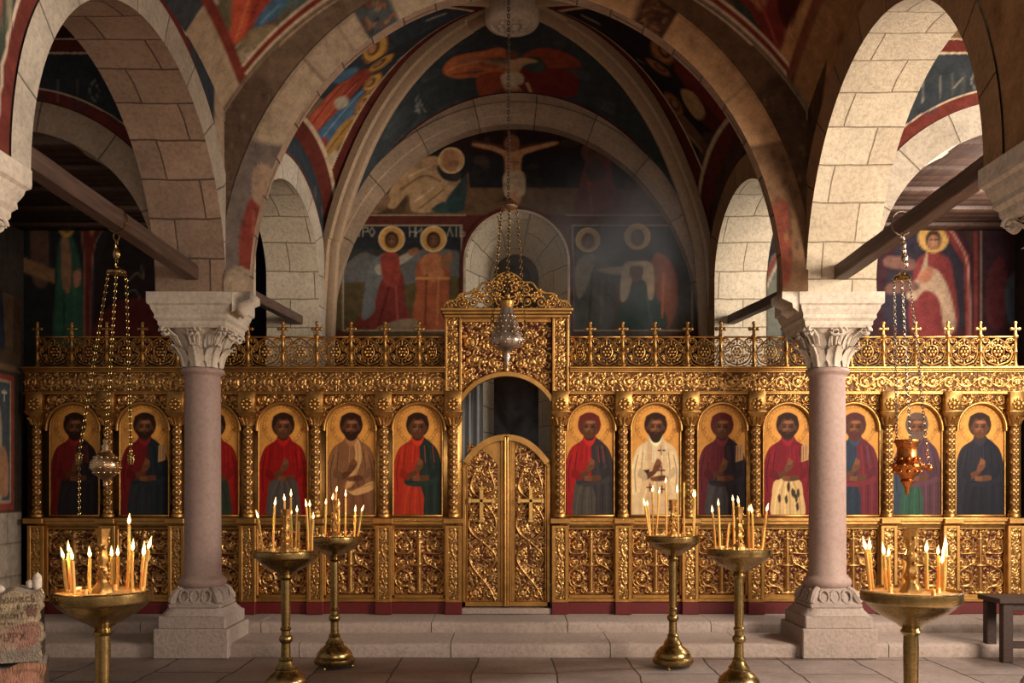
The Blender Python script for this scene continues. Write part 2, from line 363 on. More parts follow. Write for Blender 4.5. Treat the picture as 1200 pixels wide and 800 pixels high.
def step_row(name, y0, y1, z0, z1, joints, seed):
    rnd = random.Random(seed); mb = MB()
    for a, b_ in zip(joints[:-1], joints[1:]):
        bm = bmesh.new(); nx = max(2, int((b_ - a) / .09)); prof = [(y1, z1), (y0 + .06, z1), (y0 + .018, z1 - .008), (y0, z1 - .03), (y0 + .004, z0)]
        P = np.zeros((nx + 1, len(prof), 3))
        for i in range(nx + 1):
            x = a + .004 + (b_ - a - .008) * i / nx
            for j, (yy, zz) in enumerate(prof):
                chip = rnd.uniform(-.006, .006); dip = -.006 * sin(pi * i / nx)
                if rnd.random() < .05 and j in (2, 3): chip += .016
                P[i, j] = (x, yy + (chip if j > 1 else 0), zz + (dip + rnd.uniform(-.002, .002) if j < 4 else 0))
        mb.grid(P)
        for e, fl in ((0, 1), (nx, 0)):
            V = P[e]; V2 = np.vstack([V, [[V[0][0], y1, z0]]]); mb.faces(V2, [list(range(len(V2)))[::(-1 if fl else 1)]])
        bm.free()
    mb.box(joints[0], joints[-1], y0 + .05, y1, z0 - .05, z1 - .02)
    return struct(mb.build(name, MAT['step'], smooth=50))
step_row('floor_step', 8.2, 8.84, 0, .128, [-6.3, -4.4, -3.1, -1.85, -.50, .92, 2.1, 3.4, 4.9, 6.3], 3)
step_row('floor_step_platform', 8.8, 9.36, .10, .228, [-6.3, -4.7, -3.5, -2.35, -.72, .58, 1.95, 3.3, 4.6, 6.3], 5)
mb = MB(); mb.box(-6.3, 6.3, 9.34, 11.9, .0, .226); struct(mb.build('floor_sanctuary', MAT['step'], smooth=0))

# ---- nave side walls with their big arches
def side_wall(sg, nm):
    xin = lambda y: vcx(y) + sg * vhw(y)
    th = .62
    ys = np.unique(np.concatenate([np.linspace(4.215, YT, 150), YO - RB * np.cos(np.linspace(0, pi, 120))])); ys = ys[(ys >= 4.215) & (ys <= YT)]
    dy = np.clip(np.abs(ys - YO) / RB, 0, 1)
    zl = np.where(np.abs(ys - YO) < RB, ZS + RB * np.sqrt(1 - dy ** 2), ZS); zl[ys < YO - RB] = ZS
    zu = np.maximum(sail(xin(ys), ys) + .02, zl + .01)
    t = np.linspace(0, 1, 26)
    Zg = zl[:, None] + (zu - zl)[:, None] * t; Yg = ys[:, None] + 0 * Zg; Xg = xin(ys)[:, None] + 0 * Zg
    P2 = np.stack([Yg, Zg], -1)
    def e(px, py):
        d = 6.0
        for _ in range(30): d = F * (cx(d) + sg * hw(d)) / (px - VX)
        return (d, Z(py, d))
    if sg < 0:
        p = Paint(P2, (70, 78, 88), .012)
        p.poly([(7.2, 5.4), (8.2, 5.4), (8.2, 3), (7.95, 3), (7.7, 4.4)], (60, 72, 90), 1, False)
        p.poly([(7.86, 5.6), (8.3, 5.6), (8.3, 3), (8.0, 3.2), (7.93, 4.2), (7.82, 4.55)], (190, 172, 150), 1, False, .03)
        rr = np.hypot(Yg - YO, Zg - ZS).ravel(); near = (Yg.ravel() < 5.4)
        # painted spandrel above the near pier
        p.poly([(3.8, 3.3), (5.5, 3.3), (5.5, 6), (3.8, 6)], (72, 84, 78), 1, False)
        for (px, py, rx, ry, c) in [(4.72, 4.55, .10, .28, (176, 160, 130)), (4.60, 4.1, .12, .32, (170, 92, 84)), (4.55, 3.75, .09, .3, (168, 80, 72)), (4.78, 4.15, .03, .3, (150, 150, 130)), (4.66, 4.9, .12, .2, (150, 140, 100)), (4.42, 4.2, .12, .5, (150, 150, 120))]:
            p.ell(px, py, rx, ry, c)
        for k in range(26): p.ell(random.uniform(4.2, 4.9), random.uniform(3.5, 4.9), .02, .04, (110, 124, 110), .5)
        p.line([(3.8, 3.40), (4.83, 3.40)], .12, (120, 52, 46), 1, False); p.line([(3.8, 3.47), (4.79, 3.47)], .012, (220, 205, 190), 1, False)
        a = np.linspace(pi * .52, pi, 30); 
        m_ = (rr < RB + .10) & (Yg.ravel() < 7.3); p.c[m_] = lin((122, 50, 44)); m_ = (rr > RB + .10) & (rr < RB + .122) & (Yg.ravel() < 7.2); p.c[m_] = lin((220, 205, 190))
        m_ = (rr < RB + .03) & (Yg.ravel() > 7.2); p.c[m_] = lin((120, 40, 40))
    else:
        p = Paint(P2, (178, 136, 92), .02)  # ochre wall, base lightened to stand in for warm bounce light
        rr = np.hypot(Yg - YO, Zg - ZS).ravel()
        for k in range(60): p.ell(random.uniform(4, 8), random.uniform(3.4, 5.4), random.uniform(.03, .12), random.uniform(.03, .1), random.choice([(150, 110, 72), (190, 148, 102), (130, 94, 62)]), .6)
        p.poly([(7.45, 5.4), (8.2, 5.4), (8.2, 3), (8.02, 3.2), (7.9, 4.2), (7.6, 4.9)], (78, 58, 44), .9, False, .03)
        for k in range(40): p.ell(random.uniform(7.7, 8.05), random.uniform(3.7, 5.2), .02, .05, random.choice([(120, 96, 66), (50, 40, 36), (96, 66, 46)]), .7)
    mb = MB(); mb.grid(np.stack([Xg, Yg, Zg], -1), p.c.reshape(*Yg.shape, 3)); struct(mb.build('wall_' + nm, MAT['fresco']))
    # the ring of voussoirs
    th_ = np.linspace(0, pi, 90); rad = np.linspace(RA, RB, 4)
    Y = (YC + (YO - YC) * (rad - RA) / (RB - RA))[None, :] - rad[None, :] * np.cos(th_)[:, None]; Zz = ZS + rad[None, :] * np.sin(th_)[:, None]; Y = np.minimum(Y, YT)
    UV = np.stack([th_[:, None] * RA * .8 + 0 * Y, .3 + .3 * (rad[None, :] - RA) + 0 * Y], -1)
    mb = MB(); mb.grid(np.stack([xin(Y) - sg * .012, Y, Zz], -1), None, UV)
    struct(mb.build('trim_arch_' + nm, MAT['voussoir_light' if sg < 0 else 'voussoir_brown']))
    # soffit of the arch, with the jambs down to the springing
    w = np.linspace(0, 1, 8); Y = YC - RA * np.cos(th_); Zz = ZS + RA * np.sin(th_)
    P = np.stack([np.stack([xin(Y) + sg * (th * k - .012), Y, Zz], -1) for k in w], 1)
    UV = np.stack([np.tile(w * th + .12, (len(th_), 1)), np.tile((th_ * RA)[:, None], (1, len(w)))], -1)
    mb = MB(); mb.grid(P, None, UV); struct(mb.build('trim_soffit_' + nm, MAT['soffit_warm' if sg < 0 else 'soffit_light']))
    # aisle face
    ya = np.linspace(4.215, YT, 120); zi = np.where(np.abs(ya - YC) < RA, ZS + np.sqrt(np.maximum(RA ** 2 - (ya - YC) ** 2, 0)), ZS)
    P = np.stack([np.stack([xin(ya) + sg * (th - .012), ya, zi * (1 - k) + 6.6 * k], -1) for k in (0, .5, 1)], 1)
    mb = MB(); mb.grid(P); struct(mb.build('wall_aisle_face_' + nm, MAT['dark_plaster']))
    # pier that carries the far end of the arch and the transverse arch
    mb = MB(); x0, x1 = sorted([xin(YT) + sg * (th - .012), cx(YT) + sg * 2.335]); mb.box(x0, x1, YT + .002, 8.2, ZS + .004, 4.2); x0, x1 = sorted([xin(YT) + sg * (th - .012), xin(YT) + sg * .03]); mb.box(x0, x1, 8.19, 8.82, ZS + .004, 4.2); xi, xo = cx(YT) + sg * 2.335, (-2.412 if sg < 0 else 2.562); V = [(a, y, z) for y in (YT + .004, 8.42) for a, z in ((xo, 3.05), (xo + (xi - xo) * .35, 3.09), (xo + (xi - xo) * .4, 3.13), (xi, 3.17), (xi, 3.233), (xo, 3.233))]; sp = MB(); sp.faces(V, [(0, 1, 2, 3, 4, 5), (11, 10, 9, 8, 7, 6)] + [(i, (i + 1) % 6, (i + 1) % 6 + 6, i + 6) for i in range(6)])
    struct(mb.build('wall_pier_' + nm, MAT['plinth'], smooth=0)); sp.build('trim_springer_' + nm, MAT['carved'], None, 0)['kind'] = 'structure'
    # near pier block
    mb = MB(); yb = YC - RA; x0, x1 = sorted([xin(yb) + sg * (th - .014), xin(yb) + sg * .004]); mb.box(x0, x1, 4.215, yb - .002, ZS + .004, 6.4)
    struct(mb.build('wall_near_pier_' + nm, MAT['plinth'], smooth=0))
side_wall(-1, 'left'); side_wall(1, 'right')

# ---- sail vault over the nave bay
def make_sail():
    xs = np.linspace(-2.62, 2.70, 260); ys = np.linspace(4.2, YT, 150)
    Xg, Yg = np.meshgrid(xs, ys, indexing='ij'); lo = vcx(ys) - vhw(ys) - .01; hi = vcx(ys) + vhw(ys) + .01
    Xg = lo[None, :] + (hi - lo)[None, :] * np.linspace(0, 1, len(xs))[:, None]
    Zg = sail(Xg, Yg); P2 = np.stack([Xg, Yg], -1)
    p = Paint(P2, (140, 128, 100), .012); p.T = lambda q: np.array([on_surface(a, b, lambda x, y: float(sail(np.clip(x, -2.9, 2.95), y)), 4.6, 8.3) for a, b in q])
    # ochre ground on the right half
    p2 = lambda pts, c, a=1, sm=True: p.poly(pts, c, a, sm)
    T = p.T; p.T = lambda q: q
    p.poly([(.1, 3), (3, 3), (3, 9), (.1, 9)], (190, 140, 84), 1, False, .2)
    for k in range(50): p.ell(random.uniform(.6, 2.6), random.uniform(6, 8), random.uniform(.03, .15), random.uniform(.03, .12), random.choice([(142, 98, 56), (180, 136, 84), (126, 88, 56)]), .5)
    p.T = T
    # left: draperies, ground and scratched plaster
    p2([(236, -20), (262, -30), (272, 20), (290, 60), (262, 70), (238, 40)], (128, 122, 96))
    p2([(240, 0), (256, -4), (252, 22), (246, 34), (238, 22)], (206, 196, 168)); p2([(246, 20), (262, 2), (272, 40), (262, 62), (252, 50)], (108, 108, 84))
    p2([(277, -8), (318, -10), (312, 8), (296, 30), (280, 50), (269, 49), (271, 28)], (206, 74, 28)); p2([(300, -6), (318, -10), (310, 10), (296, 30), (288, 38)], (168, 50, 22))
    p.line([(292, 0), (284, 24), (277, 44)], .025, (232, 116, 56)); p.line([(304, 0), (294, 22)], .02, (120, 36, 20))
    p2([(298, 28), (322, -2), (350, -8), (344, 8), (322, 26), (306, 32)], (58, 112, 160)); p.line([(306, 28), (326, 8)], .02, (110, 160, 196))
    p2([(322, 24), (350, -8), (400, -12), (372, 16), (342, 36)], (88, 116, 116)); p.line([(314, 28), (330, 22), (344, 6)], .03, (120, 92, 74))
    p2([(296, 36), (318, 30), (322, 42), (306, 56), (292, 52)], (152, 138, 112)); p2([(262, 50), (276, 54), (270, 72), (262, 66)], (96, 90, 64)); p2([(262, 70), (300, 66), (312, 74), (292, 108), (276, 96)], (166, 152, 130), .8)
    for k in range(24):
        a, b = random.uniform(276, 306), random.uniform(54, 92); p.line([(a, b), (a + random.uniform(-7, 7), b + random.uniform(-6, 6)), (a + random.uniform(-9, 9), b + random.uniform(-7, 7))], .01, (216, 204, 184), .6)
    # right: dark teal and dark red figure, ragged edge of lost plaster
    p2([(842, -16), (860, -14), (884, 14), (908, 46), (912, 66), (902, 70), (884, 54), (868, 28)], (54, 66, 62)); p2([(862, -14), (940, -20), (938, 6), (924, 30), (912, 62), (894, 40), (880, 14)], (118, 28, 26))
    p2([(876, -10), (900, -14), (894, 10), (886, 8)], (170, 120, 70)); p2([(912, -10), (946, -18), (934, 14), (920, 34)], (70, 18, 18)); p.line([(890, 0), (902, 30), (910, 52)], .03, (160, 50, 44))
    p2([(800, -20), (846, -14), (862, 14), (840, 8)], (96, 72, 48))
    p.T = lambda q: q
    # borders that follow the arches
    x, y = Xg.ravel(), Yg.ravel(); L = (vcx(ys) - vhw(ys))[None, :] + 0 * Xg; R = (vcx(ys) + vhw(ys))[None, :] + 0 * Xg
    dl, dr, dt = (Xg - L).ravel(), (R - Xg).ravel(), (YT - Yg).ravel()
    A = lambda m, c: p.c.__setitem__(m, lin(c))
    left = x < .05
    e1, e2, e3 = .13, .19, .203; f1, f2, f3 = .045, .115, .135
    A(left & (dl < e3) & (dt > f1), (222, 205, 180)); A(left & (dl < e2) & (dt > f1), (134, 50, 36)); A(left & (dl < e1 + .012) & (dt > f1), (222, 205, 180)); A(left & (dl < e1), (188, 170, 146))
    A((left) & (dl < e1) & (dt > .9), (70, 80, 92))
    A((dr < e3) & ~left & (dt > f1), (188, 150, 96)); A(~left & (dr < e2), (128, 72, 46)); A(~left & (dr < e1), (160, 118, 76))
    k = (dl > e2) & (dr > e2); A((dt < f3) & k, (222, 205, 180)); A((dt < f2) & k, (132, 44, 32)); A((dt < f1 + .012) & k, (222, 205, 180)); A((dt < f1), (132, 116, 100))
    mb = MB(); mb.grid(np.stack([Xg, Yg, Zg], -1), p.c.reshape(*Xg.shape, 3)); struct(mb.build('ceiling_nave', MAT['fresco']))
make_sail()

# ---- transverse arch between nave and sanctuary bay
AI, BI = 2.335, 2.64
def make_transverse():
    cxx = cx(YT); tt = np.concatenate([np.linspace(0, .5, 60), np.linspace(.5, pi - .5, 200)[1:], np.linspace(pi - .5, pi, 60)[1:]])
    C = np.stack([AI * np.cos(tt), BI * np.sin(tt)], -1); r0 = np.hypot(C[:, 0], C[:, 1]); d = C / r0[:, None]
    r2 = np.minimum(RS + .01, 2.56 / np.maximum(np.abs(d[:, 0]), 1e-6)); r1 = np.minimum(r0 + .27, r2 - .002)
    def face(ra, rb, yy, nv, name, painter):
        t = np.linspace(0, 1, nv); r = ra[:, None] + (rb - ra)[:, None] * t; Xg = d[:, 0, None] * r; Zg = d[:, 1, None] * r
        col = painter(Xg, Zg, r, t); mb = MB(); mb.grid(np.stack([Xg + cxx, 0 * Xg + yy, Zg + ZS], -1), col, flip=True); return struct(mb.build(name, MAT['fresco']))
    ang = tt[:, None]
    def white(Xg, Zg, r, t):
        p = Paint(np.stack([Xg, Zg], -1), (216, 200, 176), .008)
        p.poly([(0, 0), (3, 0), (3, 3.2), (0, 3.2)], (196, 156, 112), 1, False, .5)
        for a in np.arange(.56, pi - .5, .148): p.line([(2.2 * cos(a), 2.2 * sin(a) * 1.05), (3.2 * cos(a), 3.2 * sin(a) * 1.05)], .009, (140, 120, 98), .8, False)
        for sg in (-1, 1):                          # small painted panel with leaves, one on each side
            a0, a1 = 1.02, 1.14; mir = lambda a: a if sg > 0 else pi - a
            q = [(k * cos(mir(a)) , k * sin(mir(a)) * 1.06) for a, k in ((a0, 2.3), (a0, 3.0), (a1, 3.0), (a1, 2.3))]
            p.poly(q, (96, 110, 118) if sg < 0 else (84, 56, 38), 1, False)
            for k in range(22):
                a = random.uniform(a0 + .012, a1 - .012); rr = random.uniform(2.44, 2.74); p.ell(rr * cos(mir(a)), rr * sin(mir(a)) * 1.06, .035, .014, random.choice([(196, 110, 60), (180, 150, 110), (60, 70, 84), (160, 84, 50)]) if sg < 0 else random.choice([(140, 100, 60), (60, 40, 30), (120, 80, 50)]), .9, random.uniform(0, 3))
            s = sg
            # painted foot of the arch with a standing red figure
            p.poly([(s * 1.6, -.1), (s * 2.9, -.1), (s * 2.9, 1.42), (s * 1.98, 1.26), (s * 1.7, 1.0)], (142, 134, 134) if sg < 0 else (120, 92, 66), 1, False, .02)
            if sg < 0:
                p.poly([(-2.40, .15), (-2.22, .1), (-2.17, .55), (-2.2, .8), (-2.32, .82), (-2.42, .5)], (164, 66, 56)); p.poly([(-2.3, .8), (-2.16, .75), (-2.1, 1.0), (-2.2, 1.12), (-2.3, 1.05)], (196, 170, 150)); p.line([(-2.3, .7), (-2.28, .2)], .03, (186, 100, 86)); p.poly([(-2.6, -.2), (-2.2, -.2), (-2.26, .12), (-2.5, .2)], (206, 190, 168))
            else:
                p.poly([(2.40, .1), (2.24, .1), (2.2, .5), (2.26, .8), (2.4, .7)], (120, 56, 40)); 
                for k in range(30): p.ell(random.uniform(2.0, 2.5), random.uniform(0, 1.3), .02, .05, random.choice([(88, 64, 46), (140, 108, 74), (70, 50, 40)]), .6)
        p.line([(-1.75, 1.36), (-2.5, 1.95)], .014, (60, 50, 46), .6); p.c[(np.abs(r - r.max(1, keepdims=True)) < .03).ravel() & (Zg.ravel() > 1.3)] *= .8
        return p.c.reshape(*Xg.shape, 3)
    def brown(Xg, Zg, r, t):
        p = Paint(np.stack([Xg, Zg], -1), (140, 120, 102), .01)
        p.poly([(.3, 0), (3.2, 0), (3.2, 3.2), (.3, 3.2)], (110, 84, 58), 1, False, .3)
        p.poly([(-3, -.2), (-1.9, -.2), (-2.0, 1.5), (-2.2, 1.9), (-3, 1.8)], (110, 92, 80), .9, False, .04); p.poly([(3, -.2), (1.9, -.2), (2.0, 1.5), (2.2, 1.9), (3, 1.8)], (80, 60, 44), .9, False, .04)
        for k in range(160):
            s = random.choice([-1, 1]); p.ell(s * random.uniform(2.1, 2.6), random.uniform(0, 1.8), .012, .03, random.choice([(150, 134, 120), (76, 62, 54)]) if s < 0 else random.choice([(120, 94, 62), (56, 42, 34)]), .6)
        p.c[((r > r.max(1, keepdims=True) - .02) & (Zg > 1.5)).ravel()] = lin((206, 186, 160)); return p.c.reshape(*Xg.shape, 3)
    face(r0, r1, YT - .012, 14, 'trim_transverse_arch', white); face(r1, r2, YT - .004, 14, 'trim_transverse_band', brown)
    # soffit
    ys = np.linspace(YT - .012, 8.2, 4); P = np.stack([np.stack([C[:, 0] + cxx, 0 * tt + y, C[:, 1] + ZS], -1) for y in ys], 1)
    UV = np.stack([np.tile(ys[None, :] - 7.9, (len(tt), 1)), np.tile((tt * 2.45)[:, None], (1, len(ys)))], -1)
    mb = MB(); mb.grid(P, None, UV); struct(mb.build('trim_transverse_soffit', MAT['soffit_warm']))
    t = np.linspace(0, 1, 3); P = np.stack([np.stack([C[:, 0] * k + cxx, 0 * tt + 8.2, C[:, 1] * k + ZS], -1) for k in (1, 1.1, 1.25)], 1); mb = MB(); mb.grid(P); struct(mb.build('trim_transverse_back', MAT['dark_plaster']))
make_transverse()

# ---- ribbed vault over the sanctuary bay
YV, HV = 9.575, 1.375
def vz(p, q):
    ap, aq = np.abs(p), np.abs(q); mn, mx = np.minimum(ap, aq), np.maximum(ap, aq); tau = (mx - mn) / np.maximum(1 - mn, 1e-4)
    rib = 3.3 + 3.25 * np.sqrt(np.maximum(1 - mn ** 2, 0))
    endz = 3.3 + 2.88 * np.sqrt(np.maximum(1 - mn ** 2, 0)); sidez = 3.3 + 1.95 * np.maximum(1 - mn ** 2, 0) ** .25
    edge = np.where(aq >= ap, endz, sidez); bl = np.where(aq >= ap, tau ** 1.3, tau ** 1.5)
    edge = np.minimum(edge, rib); return rib + (edge - rib) * bl
def vx(p, y): return vcx(y) + p * (vhw(np.clip(y, 8.08, 10.95)) + .04)
def vsurf(x, y):
    q = np.clip((y - YV) / HV, -1, 1); p = np.clip((x - cx(y)) / (hw(y) + .04), -1, 1); return float(vz(np.float64(p), np.float64(q)))
def make_vault():
    n = 281; g = np.linspace(-1, 1, n); p_, q_ = np.meshgrid(g, g, indexing='ij'); Yg = YV + HV * q_; Xg = vx(p_, Yg); Zg = vz(p_, q_)
    P = Paint(np.stack([Xg, Yg], -1), (46, 56, 68), .014); T = lambda q: np.array([on_surface(a, b, vsurf, 8.21, 10.94) for a, b in q]); P.T = T
    left = (p_ < 0) & (np.abs(p_) > np.abs(q_)); right = (p_ > 0) & (np.abs(p_) > np.abs(q_)); rear = (q_ > 0) & (np.abs(q_) >= np.abs(p_))
    L = left.ravel(); R = right.ravel(); E = rear.ravel()
    P.c[E] = lin((60, 72, 82)); P.c[L] = lin((60, 66, 74)); P.c[R] = lin((40, 36, 40))
    full = P.c; 
    # rear web: small crucified figure with orange wings and a red cloak
    P.poly([(519, 84), (530, 68), (565, 60), (592, 58), (595, 92), (592, 112), (565, 112), (560, 92), (535, 92)], (206, 112, 50)); P.poly([(560, 90), (592, 86), (590, 113), (564, 113)], (160, 66, 34)); P.line([(526, 82), (560, 72), (588, 74)], .03, (232, 150, 84)); P.line([(530, 88), (566, 84)], .025, (160, 80, 36))
    P.poly([(604, 84), (650, 80), (676, 84), (674, 112), (640, 116), (606, 112)], (120, 30, 26)); P.poly([(612, 66), (636, 56), (668, 64), (680, 78), (650, 80), (630, 76)], (150, 62, 36)); P.ell(642, 72, .08, .05, (190, 120, 60))
    P.poly([(612, 72), (630, 66), (640, 80), (626, 86)], (70, 80, 74)); P.poly([(586, 70), (612, 68), (630, 72), (612, 78), (606, 98), (614, 112), (598, 110), (588, 98), (592, 80), (570, 74)], (206, 172, 132)); P.ell(*T([(600, 66)])[0], .05, .04, (150, 104, 70)) if False else None
    P.poly([(588, 88), (610, 86), (612, 98), (592, 100)], (216, 206, 186)); P.poly([(594, 60), (606, 60), (606, 69), (594, 69)], (120, 78, 52)); P.line([(597, 108), (606, 114)], .04, (190, 160, 124)); P.line([(618, 98), (622, 108)], .04, (200, 170, 130))
    for k in range(14):
        a, b = random.uniform(486, 496), random.uniform(114, 130); P.line([(a, b), (a + random.uniform(-5, 5), b + random.uniform(-5, 5))], .012, (170, 180, 184), .6); a, b = random.uniform(705, 718), random.uniform(120, 150); P.line([(a, b), (a + random.uniform(-5, 5), b + random.uniform(-5, 5))], .012, (120, 124, 128), .6)
    for k in range(40):
        a, b = random.uniform(450, 760), random.uniform(50, 190); q = T([(a, b)])[0]; P.T = lambda v: v; P.ell(q[0], q[1], random.uniform(.05, .2), random.uniform(.03, .08), random.choice([(48, 62, 78), (80, 96, 108), (56, 66, 76)]), .4); P.T = T
    P.c[~E] = np.where(True, full[~E], 0); keepE = P.c[E].copy()
    P.c[:] = 0; P.c[L] = lin((54, 64, 80)); P.c[R] = lin((40, 34, 38)); P.c[~(L | R)] = lin((46, 56, 68))
    # left web: angels, slanting robes, gold haloes
    P.poly([(330, 170), (352, 140), (372, 110), (400, 200), (386, 236), (360, 205)], (126, 108, 82)); P.poly([(336, 175), (350, 160), (392, 214), (384, 234)], (150, 134, 112))
    P.poly([(428, 80), (404, 90), (380, 118), (360, 140), (356, 160), (372, 160), (400, 128), (420, 104), (436, 88)], (150, 52, 34)); P.poly([(410, 92), (392, 104), (364, 138), (358, 150), (370, 152), (398, 118)], (188, 78, 40)); P.line([(404, 98), (366, 146)], .02, (112, 36, 26)); P.line([(418, 98), (372, 152)], .02, (206, 108, 66))
    P.poly([(436, 88), (424, 104), (392, 134), (368, 160), (366, 172), (384, 168), (412, 142), (430, 116), (440, 96)], (64, 110, 152)); P.line([(430, 102), (376, 164)], .022, (120, 160, 190)); P.poly([(420, 80), (400, 84), (390, 96), (410, 92)], (70, 110, 148)); P.poly([(404, 112), (392, 118), (396, 128), (408, 122)], (190, 184, 170))
    P.poly([(418, 134), (400, 146), (380, 176), (374, 186), (384, 186), (404, 164), (420, 146)], (176, 136, 62)); P.line([(412, 142), (382, 180)], .02, (120, 88, 40)); P.poly([(378, 160), (370, 172), (376, 176), (384, 166)], (150, 56, 60)); P.poly([(392, 176), (378, 196), (386, 204), (398, 186)], (196, 182, 156))
    for (hx, hy, r) in [(440, 57, .16), (447, 73, .17), (427, 122, .13), (437, 96, .13)]:
        q = T([(hx, hy)])[0]; P.T = lambda v: v; P.ell(q[0], q[1], r * .8, r * .9, (212, 164, 62)); P.ring(q[0], q[1], r * .78, .015, (120, 70, 36)); P.ell(q[0] - .02, q[1] - .02, r * .42, r * .48, (96, 60, 40)); P.ell(q[0] - .03, q[1] - .03, r * .26, r * .34, (188, 136, 92)); P.T = T
    P.line([(466, 70), (478, 62)], .012, (190, 190, 184), .7); P.line([(500, 24), (522, 16)], .014, (190, 190, 184), .7)
    keepL = P.c[L].copy()
    # right web: darker angels
    P.poly([(790, 70), (810, 80), (838, 110), (866, 146), (860, 160), (830, 130), (800, 96)], (118, 30, 26)); P.poly([(802, 100), (826, 122), (850, 150), (838, 156), (812, 130)], (84, 24, 24)); P.poly([(798, 106), (812, 108), (826, 130), (818, 140), (804, 124)], (190, 158, 112)); P.poly([(786, 124), (800, 134), (830, 172), (822, 178), (796, 148)], (120, 86, 60)); P.poly([(826, 156), (850, 164), (862, 190), (846, 230), (820, 190)], (90, 66, 50), .8); P.poly([(856, 140), (872, 142), (868, 152)], (170, 100, 50)); P.line([(790, 140), (822, 176)], .03, (150, 130, 110), .8)
    for (hx, hy, r) in [(776, 60, .15), (771, 78, .16), (788, 122, .14)]:
        q = T([(hx, hy)])[0]; P.T = lambda v: v; P.ell(q[0], q[1], r * .8, r * .9, (168, 112, 60)); P.ring(q[0], q[1], r * .78, .015, (90, 50, 30)); P.ell(q[0] + .02, q[1] - .02, r * .42, r * .48, (60, 36, 28)); P.ell(q[0] + .02, q[1] - .03, r * .26, r * .34, (160, 110, 76)); P.T = T
    P.line([(682, 18), (702, 28)], .014, (170, 165, 160), .7); P.line([(748, 70), (754, 74)], .03, (150, 140, 120), .6)
    P.c[L] = keepL; P.c[E] = keepE
    # red borders beside ribs and along the wall edges
    ap, aq = np.abs(p_).ravel(), np.abs(q_).ravel(); side = (L | R); dd = (ap - aq); A = lambda m, c: P.c.__setitem__(m, lin(c))
    A(side & (dd < .19), (206, 186, 160)); A(side & (dd < .178), (96, 36, 28)); A(side & (ap > .915), (206, 186, 160)); A(side & (ap > .93), (104, 40, 30)); A(E & (aq > .985), (96, 30, 26))
    mb = MB(); mb.grid(np.stack([Xg, Yg, Zg], -1), P.c.reshape(n, n, 3)); struct(mb.build('ceiling_sanctuary', MAT['fresco']))
    # ribs
    u = np.linspace(.985, .06, 60); prof = [(-.13, .06), (-.13, -.035), (-.09, -.05), (-.08, 0.0), (-.058, 0.0), (-.05, -.07), (-.03, -.105), (0, -.118), (.03, -.105), (.05, -.07), (.058, 0), (.08, 0), (.09, -.05), (.13, -.035), (.13, .06)]
    k = 0
    for sx in (-1, 1):
        for sy in (-1, 1):
            y = YV + HV * sy * u; x = vx(sx * u, y); z = vz(sx * u, sy * u); path = np.stack([x, y, z], -1); path = np.vstack([[x[0], y[0], 2.6], [x[0], y[0], 3.2], path[2:]]) if sy > 0 else path
            path = spl(path, 2, False); up = np.stack([-(path[:, 0] - .1) * 0 + 0, 0 * path[:, 0], 0 * path[:, 0]], -1)
            t = np.gradient(path, axis=0); t /= np.linalg.norm(t, axis=1)[:, None]; h = np.array([-sx * -1 * 1.0, sy * .55, 0]); h = np.array([sx * 2.3, sy * 1.15, 0]); h /= np.linalg.norm(h)
            up = h - t * (t @ h)[:, None]; upz = np.array([0, 0, 1.]) - t * t[:, 2:3]; m = np.clip(1 - abs(t[:, 2:3]), 0, 1); up = up / (np.linalg.norm(up, axis=1)[:, None] + 1e-6) * 1.0
            up = np.where((np.linalg.norm(h - t * (t @ h)[:, None], axis=1) < .25)[:, None], upz, up)
            mb = MB(); mb.sweep(path, prof, up); k += 1; struct(mb.build('trim_rib_%d' % k, MAT['rib_stone'], smooth=35, fixn=True))
    # keystone boss
    mb = MB(); R = .27; prof = [(.02, -.075), (.06, -.07), (.1, -.045), (.13, -.06), (.17, -.065), (.2, -.04), (.22, -.06), (.26, -.055), (.285, -.02), (.285, .12)]
    mb.lathe(prof, 40); zc = 6.36
    for a in range(10): mb.ball((.13 * cos(a * .628), .13 * sin(a * .628), -.065), (.035, .035, .02), 8, 6)
    mb.ball((.03, -.01, -.08), (.05, .06, .03)); o = struct(mb.build('trim_keystone', MAT['carved'], smooth=50)); o.location = (X(600, YV), YV, zc)
make_vault()

